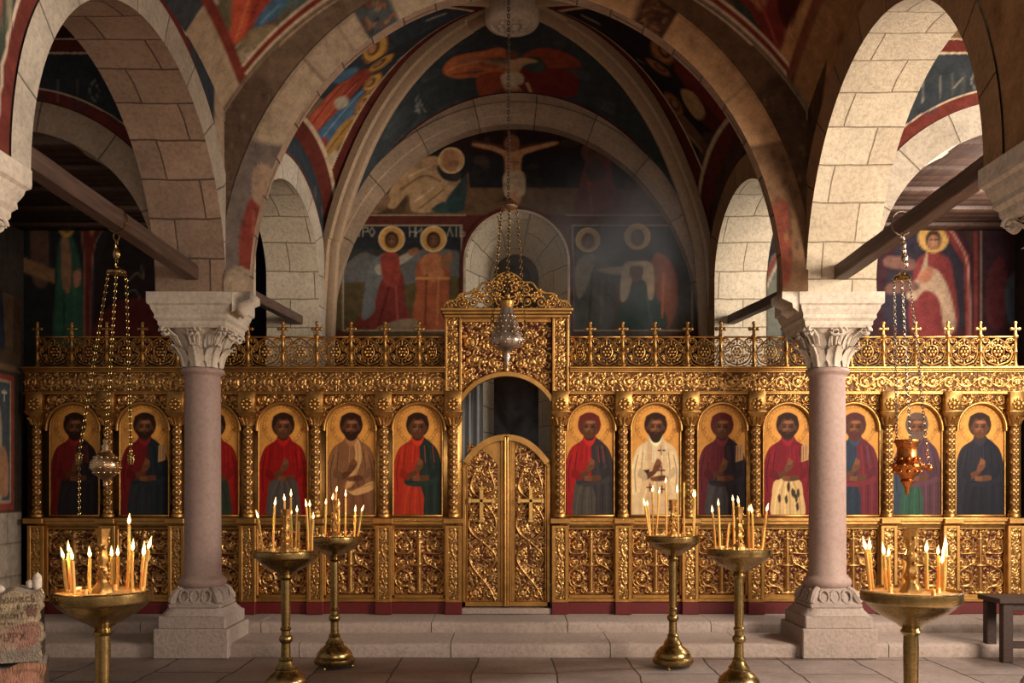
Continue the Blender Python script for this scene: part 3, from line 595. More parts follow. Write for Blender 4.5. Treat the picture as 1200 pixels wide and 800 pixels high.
# ---- sanctuary side walls with the small arches
def choir_wall(sg, nm):
    yc, R, zs = 9.70, .86, 3.85; RO = R + .27; xin = lambda y: vcx(y) + sg * vhw(y)
    ys = np.unique(np.concatenate([np.linspace(8.2, 11.1, 60), yc - RO * np.cos(np.linspace(0, pi, 60))])); ys = ys[(ys >= 8.2) & (ys <= 11.1)]
    zl = np.where(np.abs(ys - yc) < RO, zs + np.sqrt(np.maximum(RO ** 2 - (ys - yc) ** 2, 0)), np.where(ys < yc, 3.25, .2)); q = np.clip((ys - YV) / HV, -1, 1)
    zu = np.maximum(5.5, zl + .05); t = np.linspace(0, 1, 24); Zg = zl[:, None] + (zu - zl)[:, None] * t; Yg = ys[:, None] + 0 * Zg
    p = Paint(np.stack([Yg, Zg], -1), (52, 66, 82) if sg < 0 else (92, 68, 54), .012); rr = np.hypot(Yg - yc, np.maximum(Zg - zs, 0)).ravel()
    p.c[rr < RO + .06] = lin((96, 60, 50)); p.c[rr < RO + .012] = lin((210, 190, 170))
    for k in range(20): p.ell(random.uniform(8.8, 10.8), random.uniform(4, 5.4), .05, .08, (120, 110, 110) if sg < 0 else (60, 46, 40), .4)
    mb = MB(); mb.grid(np.stack([xin(Yg), Yg, Zg], -1), p.c.reshape(*Yg.shape, 3)); struct(mb.build('wall_sanctuary_' + nm, MAT['fresco']))
    th = np.linspace(0, pi, 50); prof = lambda r: (np.concatenate([[yc - r], yc - r * np.cos(th), [yc + r]]), np.concatenate([[3.25], zs + r * np.sin(th), [.2]]))
    Ys, Zs = zip(*[prof(r) for r in (R, (R + RO) / 2, RO)]); Y = np.stack(Ys, 1); Zz = np.stack(Zs, 1); L = np.concatenate([[0], np.cumsum(np.hypot(np.diff(Y[:, 0]), np.diff(Zz[:, 0])))])
    UV = np.stack([L[:, None] + 0 * Y, np.tile([.3, .4, .5], (len(L), 1))], -1); mb = MB(); mb.grid(np.stack([xin(Y) - sg * .012, Y, Zz], -1), None, UV)
    struct(mb.build('trim_small_arch_' + nm, MAT['voussoir_light' if sg < 0 else 'voussoir_brown']))
    w = np.linspace(0, 1, 6); Y0, Z0 = Y[:, 0], Zz[:, 0]; P = np.stack([np.stack([xin(Y0) + sg * (.60 * k - .012), Y0, Z0], -1) for k in w], 1); UV = np.stack([np.tile(w * .6 + .2, (len(L), 1)), np.tile(L[:, None], (1, len(w)))], -1)
    mb = MB(); mb.grid(P, None, UV); struct(mb.build('trim_small_soffit_' + nm, MAT['soffit_light']))
    ya = np.linspace(8.2, 11.1, 90); zi = np.where(np.abs(ya - yc) < R, zs + np.sqrt(np.maximum(R ** 2 - (ya - yc) ** 2, 0)), np.where(ya < yc, 3.25, .2))
    P = np.stack([np.stack([xin(ya) + sg * .588, ya, zi * (1 - k) + 5.6 * k], -1) for k in (0, 1)], 1); mb = MB(); mb.grid(P); struct(mb.build('wall_sanctuary_aisle_' + nm, MAT['dark_plaster']))
choir_wall(-1, 'left'); choir_wall(1, 'right')
# ---- east wall with its frescoes and niche
DE = 11.1
def make_east():
    nx, nz = 330, 330; xs = np.linspace(X(372, DE), X(846, DE), nx); zs = np.linspace(.2, 6.15, nz); zs = np.concatenate([np.linspace(.2, Z(392, DE), 30)[:-1], np.linspace(Z(392, DE), 6.2, 300)]); nz = len(zs)
    Xg, Zg = np.meshgrid(xs, zs, indexing='ij'); P = Paint(np.stack([Xg, Zg], -1), (58, 44, 40), .012)
    T = lambda q: np.stack([X(np.asarray(q)[:, 0], DE), Z(np.asarray(q)[:, 1], DE)], 1); P.T = T; k = DE / F
    def halo(x, y, r, c=(204, 158, 72), face=(112, 78, 56), hd=None):
        P.ell_px(x, y, r, r, c); P.ring_px(x, y, r * .97, .012, (236, 214, 170)); P.ell_px(x, y + 1, r * .56, r * .66, (58, 38, 30)); P.ell_px(x, y + 2, r * .36, r * .5, face); P.line([(x - 3, y), (x + 3, y)], .012, (50, 32, 26)); P.line([(x, y), (x, y + 4)], .01, (160, 120, 90))
    def ell_px(x, y, rx, ry, c, a=1, rot=0):
        t = np.arange(26) * 2 * pi / 26; P.poly(np.stack([x + rx * np.cos(t) * cos(rot) - ry * np.sin(t) * sin(rot), y + rx * np.cos(t) * sin(rot) + ry * np.sin(t) * cos(rot)], 1), c, a, False)
    def ring_px(x, y, r, w, c):
        t = np.arange(30) * 2 * pi / 30; P.line(np.stack([x + r * np.cos(t), y + r * np.sin(t)], 1), w, c, 1, False, closed=True)
    P.ell_px, P.ring_px = ell_px, ring_px
    # lunette
    P.poly([(400, 130), (830, 130), (830, 254), (380, 254)], (38, 40, 46), 1, False)
    P.poly([(400, 222), (548, 220), (660, 220), (830, 226), (830, 254), (380, 254)], (112, 88, 62), 1, False)
    P.poly([(416, 250), (448, 208), (470, 196), (476, 240), (460, 254)], (84, 66, 50)); P.poly([(560, 150), (650, 150), (700, 176), (520, 180)], (46, 30, 28))
    # crouching figure at the left
    P.poly([(452, 238), (462, 214), (476, 198), (500, 184), (520, 186), (530, 200), (540, 212), (528, 226), (512, 246), (484, 248), (478, 228), (462, 244)], (186, 156, 118)); P.poly([(512, 196), (524, 190), (541, 202), (536, 212), (520, 210)], (44, 52, 54))
    P.poly([(520, 240), (532, 222), (548, 204), (546, 232), (540, 248), (510, 248)], (44, 72, 78)); P.poly([(505, 246), (520, 236), (524, 248)], (50, 80, 84)); P.line([(470, 222), (496, 206), (516, 212)], .03, (140, 110, 80)); P.line([(486, 236), (508, 220)], .025, (216, 190, 150)); P.line([(480, 206), (506, 194)], .025, (214, 188, 150)); P.line([(492, 244), (520, 222)], .02, (130, 100, 74))
    halo(529, 188, 15, (206, 168, 112), (120, 80, 56)); P.poly([(520, 178), (532, 176), (538, 188), (532, 200), (520, 196)], (176, 130, 92)); P.line([(548, 204), (551, 240)], .025, (120, 80, 56)); P.poly([(434, 236), (446, 226), (458, 232), (450, 246), (436, 250)], (136, 110, 86))
    # the cross
    P.poly([(553, 164), (600, 172), (652, 164), (656, 170), (600, 180), (552, 172)], (92, 56, 36), 1, False); P.poly([(589, 150), (606, 150), (606, 240), (590, 240)], (64, 40, 30), 1, False)
    P.poly([(556, 168), (578, 171), (592, 176), (604, 176), (622, 172), (650, 166), (652, 169), (626, 177), (612, 184), (611, 206), (612, 228), (607, 240), (597, 240), (593, 226), (592, 204), (590, 184), (576, 176), (556, 171)], (198, 148, 104)); P.poly([(591, 204), (613, 202), (615, 226), (606, 230), (604, 222), (592, 230)], (202, 184, 156)); P.ell_px(600, 168, 9, 10, (150, 100, 60)); P.ell_px(600, 170, 5, 7, (150, 104, 74)); P.line([(602, 184), (602, 202)], .012, (140, 96, 66)); P.line([(596, 190), (608, 190)], .012, (150, 104, 72))
    # figure at the right, red, worn
    P.poly([(676, 250), (678, 222), (684, 196), (690, 178), (706, 174), (716, 190), (720, 216), (736, 250)], (110, 44, 44)); P.ell_px(694, 178, 13, 13, (96, 66, 60)); P.ell_px(695, 180, 6, 8, (90, 56, 48)); P.poly([(686, 196), (700, 186), (710, 200), (702, 212), (690, 210)], (74, 50, 52)); P.line([(690, 214), (694, 248)], .03, (136, 60, 56)); P.poly([(724, 250), (736, 214), (760, 222), (790, 250)], (92, 70, 64), .8)
    for q in range(50): ell_px(random.uniform(430, 780), random.uniform(160, 250), random.uniform(3, 12), random.uniform(2, 6), random.choice([(60, 54, 52), (90, 72, 60), (44, 40, 42)]), .3)
    # lower panels
    P.poly([(380, 252), (830, 252), (830, 402), (380, 402)], (92, 42, 34), 1, False)
    P.poly([(396, 264), (541, 264), (541, 387), (396, 387)], (58, 62, 60), 1, False); P.poly([(396, 264), (541, 264), (541, 292), (396, 292)], (42, 48, 58), 1, False); P.poly([(396, 330), (404, 312), (424, 296), (440, 300), (470, 312), (480, 296), (520, 292), (541, 300), (541, 340), (396, 345)], (104, 110, 116)); P.poly([(396, 338), (430, 330), (470, 334), (541, 326), (541, 387), (396, 387)], (92, 82, 54))
    P.poly([(417, 384), (424, 366), (434, 330), (444, 318), (470, 318), (475, 352), (478, 384)], (122, 42, 36)); P.poly([(424, 372), (432, 316), (444, 300), (460, 298), (460, 312), (446, 330), (440, 352), (438, 366)], (110, 122, 130)); P.poly([(440, 312), (462, 304), (482, 294), (484, 300), (464, 314), (444, 322)], (172, 170, 160)); P.poly([(446, 300), (466, 298), (468, 330), (452, 334)], (150, 52, 40)); P.line([(444, 380), (456, 336)], .03, (104, 26, 26)); P.line([(466, 380), (464, 336)], .02, (176, 66, 54)); P.poly([(478, 294), (488, 290), (490, 296), (482, 300)], (150, 104, 74))
    P.poly([(485, 384), (488, 340), (488, 312), (500, 298), (518, 298), (527, 314), (526, 344), (528, 384)], (162, 82, 40)); P.poly([(492, 312), (500, 298), (516, 300), (520, 322), (506, 330)], (186, 116, 66)); P.line([(498, 380), (500, 322)], .025, (120, 54, 28)); P.line([(512, 380), (514, 326)], .025, (196, 116, 64)); P.line([(488, 326), (526, 326)], .03, (200, 140, 80)); P.poly([(516, 306), (528, 294), (530, 304), (520, 316)], (150, 104, 74))
    P.poly([(440, 386), (470, 374), (490, 376), (488, 387)], (150, 132, 110)); halo(459, 280, 15); halo(508, 280, 15)
    for tx, s in ((421, 'NPO'), (484, 'NO'), (528, 'UIb')): P.text(glyphs(s), X(tx - 5, DE), Z(274, DE), .085, .010, (206, 206, 196), .75) if False else None
    P.T = lambda q: q
    for tx, s in ((418, 'IPO'), (480, 'NU'), (524, 'LIb'), (682 - 12, 'Lb'), (718, 'IX'), (772, 'IC')): P.text(glyphs(s), X(tx, DE), Z(277, DE), .11, .010, (200, 200, 190), .7)
    P.T = T
    P.poly([(670, 264), (812, 264), (812, 387), (670, 387)], (54, 60, 62), 1, False); P.poly([(670, 264), (812, 264), (812, 290), (670, 290)], (42, 46, 54), 1, False); P.poly([(670, 340), (700, 330), (760, 340), (812, 336), (812, 387), (670, 387)], (88, 74, 58))
    P.poly([(672, 384), (674, 320), (682, 300), (700, 296), (712, 310), (718, 340), (716, 384)], (84, 88, 86)); P.poly([(674, 316), (684, 300), (698, 300), (690, 330), (678, 350)], (132, 128, 120)); P.line([(690, 380), (694, 320)], .03, (64, 70, 70)); P.line([(704, 380), (706, 326)], .02, (112, 116, 112)); P.poly([(700, 316), (726, 312), (738, 316), (724, 322)], (160, 150, 136))
    P.poly([(762, 310), (770, 296), (786, 306), (794, 330), (792, 366), (782, 384), (768, 372), (760, 340)], (146, 78, 48)); P.poly([(726, 384), (730, 346), (740, 334), (758, 336), (772, 352), (780, 384)], (50, 82, 78)); P.poly([(727, 350), (730, 312), (744, 306), (764, 310), (766, 346), (760, 350), (756, 330), (742, 328), (735, 350)], (202, 186, 158)); P.poly([(738, 314), (752, 312), (752, 326), (742, 330)], (120, 90, 66)); P.line([(746, 380), (748, 346)], .03, (40, 76, 74)); P.line([(764, 380), (758, 350)], .02, (84, 130, 120)); P.line([(776, 372), (778, 320)], .025, (190, 104, 62))
    halo(689, 281, 14, (196, 158, 92)); halo(747, 277, 15, (216, 176, 104))
    for q in ([(402, 387), (541, 387), (541, 264), (402, 264)], [(671, 387), (811, 387), (811, 264), (671, 264)]): P.line(q, .014, (206, 196, 176), .8, False, closed=True)
    P.line([(412, 252), (545, 252)], .012, (200, 180, 150), .8); P.line([(664, 252), (800, 252)], .012, (200, 180, 150), .8)
    # niche opening
    NX, NW, NZ = (X(543, DE) + X(668, DE)) / 2, (X(668, DE) - X(543, DE)) / 2, 4.20
    hole = (np.abs(Xg - NX) < NW - .03) & ((Zg < NZ) | (np.hypot(Xg - NX, Zg - NZ) < NW - .03)); f = hole[:-1, :-1] & hole[1:, 1:] & hole[1:, :-1] & hole[:-1, 1:]
    mb = MB(); mb.grid(np.stack([Xg, 0 * Xg + DE, Zg], -1), P.c.reshape(nx, nz, 3), mask=~f); struct(mb.build('wall_east', MAT['fresco']))
    # niche: painted edge, splayed stone reveal, back wall with a little window
    th = np.linspace(pi, 0, 40)
    def outl(s, y, dz=0, zb=.3): return np.vstack([[NX - NW * s, y, zb], np.stack([NX + NW * s * np.cos(th), 0 * th + y, NZ + dz + NW * s * np.sin(th)], 1), [NX + NW * s, y, zb]])
    mb = MB(); o0, o1, o2 = outl(1.06, DE - .012), outl(1.0, DE - .014), outl(.955, DE - .014); mb.grid(np.stack([o0, o1], 1), np.tile(lin((96, 40, 34)), (len(o0) * 2, 1))); mb.grid(np.stack([o1, o2], 1), np.tile(lin((206, 196, 180)), (len(o0) * 2, 1)))
    struct(mb.build('trim_niche_edge', MAT['fresco']))
    mb = MB(); P_ = np.stack([outl(.955, DE - .014), outl(.74, DE + .30, .0), outl(.66, DE + .34), outl(.44, DE + .60, -.03)], 1); L = np.concatenate([[0], np.cumsum(np.linalg.norm(np.diff(P_[:, 1], axis=0), axis=1))])
    UV = np.stack([np.tile(np.array([0, .4, .5, .8]) + .1, (len(L), 1)), np.tile(L[:, None], (1, 4))], -1); mb.grid(P_, None, UV); struct(mb.build('wall_niche', MAT['soffit_light'], smooth=30))
    # little window at the back of the niche
    yb = DE + .60; mb = MB(); a = outl(.44, yb, -.03, 3.2); b = outl(.30, yb, -.06, 3.35); b2 = outl(.30, yb + .12, -.06, 3.35); mb.grid(np.stack([a, b, b2], 1)); struct(mb.build('trim_window_reveal', MAT['dark_plaster'], smooth=30))
    mb = MB(); mb.box(NX - .4, NX + .4, yb + .12, yb + .2, .2, 4.6); struct(mb.build('wall_window_back', MAT['dark_plaster'], smooth=0))
    mb = MB(); c = outl(.30, yb + .06, -.06, 3.35); mb.tube(c, .018, 6); mb.box(NX - .012, NX + .012, yb + .05, yb + .07, 3.35, NZ + .12); mb.box(NX - .19, NX + .19, yb + .05, yb + .07, 3.9, 3.924); struct(mb.build('window_1', MAT['bench'], smooth=30))
    # stone arch in front of the wall
    A, B = 2.2, 2.58; t = np.linspace(-.12, pi + .12, 120); c0 = .11
    cur = lambda k, y: np.stack([c0 + (A + k) * np.cos(t), 0 * t + y, ZS + (B + k) * np.sin(t)], 1)
    Pp = np.stack([cur(0, DE), cur(0, 10.93), cur(.10, 10.93), cur(.115, 10.915), cur(.25, 10.915), cur(.27, 10.93), cur(.275, 10.945), cur(.5, 10.95)], 1); UV = np.stack([np.tile((t * 2.4)[:, None] * .7, (1, 8)), np.tile([.3, .35, .4, .42, .5, .52, .55, .6], (len(t), 1))], -1)
    mb = MB(); mb.grid(Pp, None, UV); struct(mb.build('trim_east_arch', MAT['voussoir_tan'], smooth=30))
make_east()

# ---- aisles: transverse arch, painted east wall, outer wall, board ceiling
def aisle(sg, nm):
    ya, c0, R, zs = 8.34, (-4.5 if sg < 0 else 4.66), 1.33, 3.42; xa, xb = (-6.3, -3.0) if sg < 0 else (3.1, 6.4)
    xs = np.unique(np.concatenate([np.linspace(xa, xb, 150), c0 + (R + .38) * np.cos(np.linspace(0, pi, 80))])); xs = xs[(xs >= xa) & (xs <= xb)]
    zl = np.where(np.abs(xs - c0) < R, zs + np.sqrt(np.maximum(R * R - (xs - c0) ** 2, 0)), np.where(np.abs(xs) < abs(c0), 3.25, 0.)); t = np.linspace(0, 1, 190) ** .8; Zg = zl[:, None] + (6.2 - zl)[:, None] * t; Xg = xs[:, None] + 0 * Zg
    p = Paint(np.stack([Xg, Zg], -1), (56, 66, 76), .01); rr = np.hypot(Xg - c0, Zg - zs).ravel(); z = Zg.ravel()
    p.c[z > 5.43] = lin((206, 190, 170)); p.c[z > 5.45] = lin((110, 40, 32)); p.c[z > 5.56] = lin((206, 190, 170)); p.c[z > 5.575] = lin((120, 96, 60) if sg > 0 else (70, 34, 28))
    p.c[(rr < R + .40)] = lin((206, 190, 170)); p.c[(rr < R + .385)] = lin((118, 46, 38))
    s = 'IN II' if sg < 0 else 'IIC'
    for k, ch in enumerate(['I', 'I', 'O', ' ', 'W'] if sg < 0 else ['I', 'I', 'U', 'C']):
        if ch == ' ': continue
        x0 = (-4.10 if sg < 0 else 3.72) + k * .16; P2 = GL[ch]
        for st in P2: p.line([(x0 + a * .09, (5.0 if sg < 0 else 5.0 + k * .03) + b * .20) for a, b in st], .011, (170, 168, 160), .7, False)
    for k in range(30): p.ell(random.uniform(xa, xb), random.uniform(4.4, 5.4), .08, .05, (50, 62, 80), .4)
    mb = MB(); mb.grid(np.stack([Xg, 0 * Xg + ya, Zg], -1), p.c.reshape(*Xg.shape, 3)); struct(mb.build('wall_aisle_' + nm, MAT['fresco']))
    th = np.linspace(0, pi, 60); rad = np.array([R + .27, R + .1, R]); Xr = c0 + rad[None] * np.cos(th)[:, None]; Zr = zs + rad[None] * np.sin(th)[:, None]; UV = np.stack([np.tile((th * R)[:, None] * .8, (1, 3)), np.tile([.3, .4, .5], (60, 1))], -1)
    mb = MB(); mb.grid(np.stack([Xr, 0 * Xr + ya - .015, Zr], -1), None, UV)
    P = np.stack([np.stack([c0 + R * np.cos(th), 0 * th + y, zs + R * np.sin(th)], -1) for y in (ya - .015, ya + .4)], 1); mb.grid(P, None, np.stack([np.tile((th * R)[:, None] * .8, (1, 2)), np.tile([.3, .6], (60, 1))], -1)); struct(mb.build('trim_aisle_arch_' + nm, MAT['voussoir_tan' if sg < 0 else 'voussoir_light'], smooth=30))
    # ceiling boards over the rear aisle, plain ceiling over the front one
    x0, x1 = (-6.3, -2.9) if sg < 0 else (2.95, 6.4)
    mb = MB(); k = 0; y = ya + .02
    while y < 11.3: mb.box(x0, x1, y, y + .2, 4.62 + .06 * ((k * 7) % 3) * .3, 4.75, .006); y += .22; k += 1
    struct(mb.build('ceiling_boards_' + nm, MAT['boards'], smooth=0)); mb = MB(); mb.box(x0, x1, 3.9, ya + .4, 6.2, 6.3); struct(mb.build('ceiling_aisle_' + nm, MAT['dark_plaster'], smooth=0))
    # painted east wall of the aisle
    D = 11.25; nx, nz = 150, 200; xs = np.linspace(x0, -2.6 if sg < 0 else 6.4, nx) if sg < 0 else np.linspace(2.6, 6.4, nx); zz = np.linspace(.2, 4.75, nz); Xg, Zg = np.meshgrid(xs, zz, indexing='ij')
    p = Paint(np.stack([Xg, Zg], -1), (46, 42, 50), .012); T = lambda q: np.stack([X(np.asarray(q)[:, 0], D), Z(np.asarray(q)[:, 1], D)], 1); p.T = T
    def e(x, y, rx, ry, c, a=1):
        t = np.arange(26) * 2 * pi / 26; p.poly(np.stack([x + rx * np.cos(t), y + ry * np.sin(t)], 1), c, a, False)
    if sg < 0:
        p.poly([(20, 225), (100, 225), (100, 420), (20, 420)], (36, 40, 42), 1, False); p.poly([(64, 400), (66, 330), (68, 290), (74, 276), (84, 276), (92, 300), (97, 340), (96, 400)], (44, 92, 76)); p.poly([(72, 282), (80, 280), (84, 320), (80, 344), (73, 330)], (150, 110, 84)); p.line([(74, 396), (76, 340)], .02, (30, 66, 56)); p.line([(88, 396), (88, 320)], .015, (80, 130, 110)); e(78, 258, 11, 20, (186, 150, 66)); e(78, 262, 5.5, 11, (110, 72, 50)); e(78, 253, 5, 5, (50, 34, 26)); p.poly([(86, 320), (94, 316), (94, 332), (88, 336)], (170, 120, 96))
        p.poly([(97, 420), (98, 300), (96, 270), (88, 244), (100, 240), (114, 262), (120, 240), (130, 236), (112, 280), (107, 320), (107, 420)], (104, 34, 32), 1, False); p.line([(98, 420), (98, 300), (93, 262), (80, 238)], .014, (170, 130, 110), .7); p.line([(107, 420), (108, 310), (116, 276), (136, 250)], .014, (170, 130, 110), .7)
        p.poly([(100, 244), (116, 240), (108, 276)], (170, 120, 50)); p.poly([(109, 420), (112, 320), (130, 270), (186, 250), (200, 420)], (40, 30, 34), 1, False); p.poly([(112, 410), (116, 372), (150, 350), (190, 360), (190, 420)], (86, 26, 26)); p.line([(150, 330), (160, 320), (168, 326), (166, 312)], .02, (120, 110, 96), .6); p.line([(146, 344), (158, 340), (164, 350)], .02, (120, 110, 96), .6)
        p.poly([(36, 250), (46, 240), (56, 252), (56, 330), (38, 326)], (96, 72, 60)); p.poly([(24, 300), (64, 316), (64, 332), (26, 318)], (140, 104, 70), 1, False)
    else:
        p.poly([(1020, 225), (1145, 225), (1145, 420), (1020, 420)], (60, 34, 44), 1, False); p.poly([(1050, 290), (1080, 255), (1100, 250), (1130, 290), (1140, 340), (1140, 380), (1040, 380)], (48, 44, 58)); p.poly([(1068, 390), (1070, 320), (1082, 298), (1104, 298), (1116, 316), (1120, 390)], (120, 40, 44)); p.poly([(1062, 345), (1078, 320), (1086, 296), (1088, 312), (1100, 318), (1112, 340), (1120, 380), (1108, 390), (1100, 350), (1084, 340), (1072, 352)], (176, 150, 128)); p.poly([(1076, 322), (1092, 312), (1092, 326), (1080, 332)], (170, 110, 84))
        e(1094, 278, 18, 18, (208, 164, 84)); e(1094, 281, 9.5, 12, (70, 46, 36)); e(1094, 284, 6.5, 9, (160, 112, 84)); p.line([(1090, 281), (1098, 281)], .014, (50, 32, 26)); p.line([(1094, 281), (1094, 287)], .012, (190, 140, 104)); p.poly([(1040, 300), (1070, 304), (1070, 316), (1038, 312)], (120, 84, 76)); p.poly([(1042, 332), (1072, 330), (1074, 340), (1040, 344)], (110, 78, 74))
        p.poly([(1094, 250), (1106, 250), (1136, 300), (1140, 420), (1132, 420), (1130, 310)], (128, 44, 44), 1, False); p.line([(1100, 250), (1130, 296), (1136, 340), (1136, 420)], .02, (200, 150, 140), .8); p.poly([(1112, 240), (1144, 236), (1142, 300), (1128, 268)], (70, 48, 46), 1, False); p.ring(*T([(1128, 250)])[0], .16, .03, (160, 110, 70)); p.line([(1144, 236), (1144, 420)], .05, (128, 44, 44), 1, False); p.line([(1150, 236), (1150, 420)], .02, (190, 150, 130), .6, False)
        p.poly([(1152, 230), (1230, 230), (1230, 420), (1152, 420)], (64, 40, 52), 1, False); p.poly([(1156, 330), (1170, 300), (1180, 320), (1176, 380), (1158, 380)], (96, 40, 50)); p.poly([(1180, 330), (1210, 310), (1220, 380), (1184, 380)], (70, 84, 104))
        p.poly([(860, 420), (876, 380), (905, 300), (916, 290), (916, 420)], (110, 116, 110), 1, False); p.line([(884, 400), (892, 340), (912, 296)], .05, (130, 52, 46), 1, True); p.line([(890, 400), (897, 342), (914, 304)], .02, (206, 190, 170), 1, True)
    mb = MB(); mb.grid(np.stack([Xg, 0 * Xg + D, Zg], -1), p.c.reshape(nx, nz, 3)); struct(mb.build('wall_aisle_east_' + nm, MAT['fresco']))
    mb = MB(); w0, w1 = (-6.1, -5.9) if sg < 0 else (6.2, 6.4); mb.box(w0, w1, 8.3, 11.4, 0, 4.8); struct(mb.build('wall_outer_' + nm, MAT['dark_plaster'], smooth=0))
aisle(-1, 'left'); aisle(1, 'right')

# ---- painted wall stub left of the screen
def left_stub():
    xw = -4.93; ys = np.linspace(8.5, 9.36, 60); zs = np.linspace(0, 3.42, 220); Y, Zg = np.meshgrid(ys, zs, indexing='ij'); p = Paint(np.stack([Y, Zg], -1), (126, 100, 74), .01)
    p.poly([(8.3, 2.72), (9.5, 2.72), (9.5, 3.5), (8.3, 3.5)], (92, 74, 56), 1, False); p.poly([(8.3, 2.86), (9.04, 2.86), (9.08, 3.2), (8.96, 3.5), (8.3, 3.5)], (46, 56, 84), 1, False); p.poly([(9.06, 2.9), (9.2, 2.9), (9.2, 3.5), (9.0, 3.5)], (120, 96, 72), 1, False)
    p.poly([(8.3, 1.26), (9.36, 1.26), (9.36, 2.66), (8.3, 2.66)], (66, 62, 54), 1, False); p.poly([(8.3, 1.28), (9.22, 1.28), (9.22, 2.62), (8.3, 2.62)], (150, 62, 46), 1, False); p.poly([(8.3, 1.36), (9.16, 1.36), (9.16, 2.56), (8.3, 2.56)], (206, 190, 170), 1, False); p.poly([(8.3, 1.375), (9.145, 1.375), (9.145, 2.545), (8.3, 2.545)], (74, 88, 100), 1, False)
    p.poly([(8.3, 1.38), (8.98, 1.38), (9.0, 1.9), (8.96, 2.3), (8.8, 2.36), (8.3, 2.36)], (168, 160, 146)); p.poly([(8.92, 1.5), (9.1, 1.44), (9.1, 1.8), (8.98, 1.9)], (176, 130, 96)); p.line([(9.0, 2.44), (9.08, 2.44)], .02, (206, 206, 200)); p.line([(9.04, 2.36), (9.04, 2.46)], .015, (206, 206, 200))
    m = (Zg < 1.26).ravel(); p.c[m] = lin((184, 176, 166))
    for zc in (.32, .62, .95): p.line([(8.3, zc), (9.5, zc)], .016, (120, 112, 104), .9, False)
    for (yy, a, b) in ((8.9, 0, .32), (9.16, .32, .62), (8.8, .62, .95), (9.1, .95, 1.26)): p.line([(yy, a), (yy, b)], .014, (120, 112, 104), .9, False)
    mb = MB(); mb.grid(np.stack([0 * Y + xw, Y, Zg], -1), p.c.reshape(*Y.shape, 3)); mb.box(xw - .5, xw - .002, 8.5, 9.36, 0, 3.42); struct(mb.build('wall_stub', MAT['fresco'], smooth=30))
left_stub()
# ================================================================== COLUMNS
def leaf(mb, base, out, up, side, h, w, curl, n=9, th=.012):
    """an acanthus-like leaf: rises from base, bends outwards and curls over at the tip"""
    base, out, up, side = map(np.asarray, (base, out, up, side)); rows = []
    for i in range(n):
        s = i / (n - 1); a = s ** 2.2 * curl; hh = h * (sin(min(a * 1.0, 2.4)) / max(curl, .01) if False else 1) * (s - .18 * s ** 4); oo = h * .55 * s ** 2.4
        if s > .85: hh -= h * .10 * (s - .85) / .15
        ww = w * (sin(pi * (.16 + .80 * s)) ** .7) * (1 + .10 * cos(i * 2.6)); c = base + up * hh + out * oo
        rows.append([c + side * ww * k + out * (th * (1.6 if k == 0 else .4) + .25 * ww * abs(k) * -.6) for k in (-1, -.5, 0, .5, 1)])
    mb.grid(np.asarray(rows)); rows2 = np.asarray(rows) - out * .03; mb.grid(rows2)
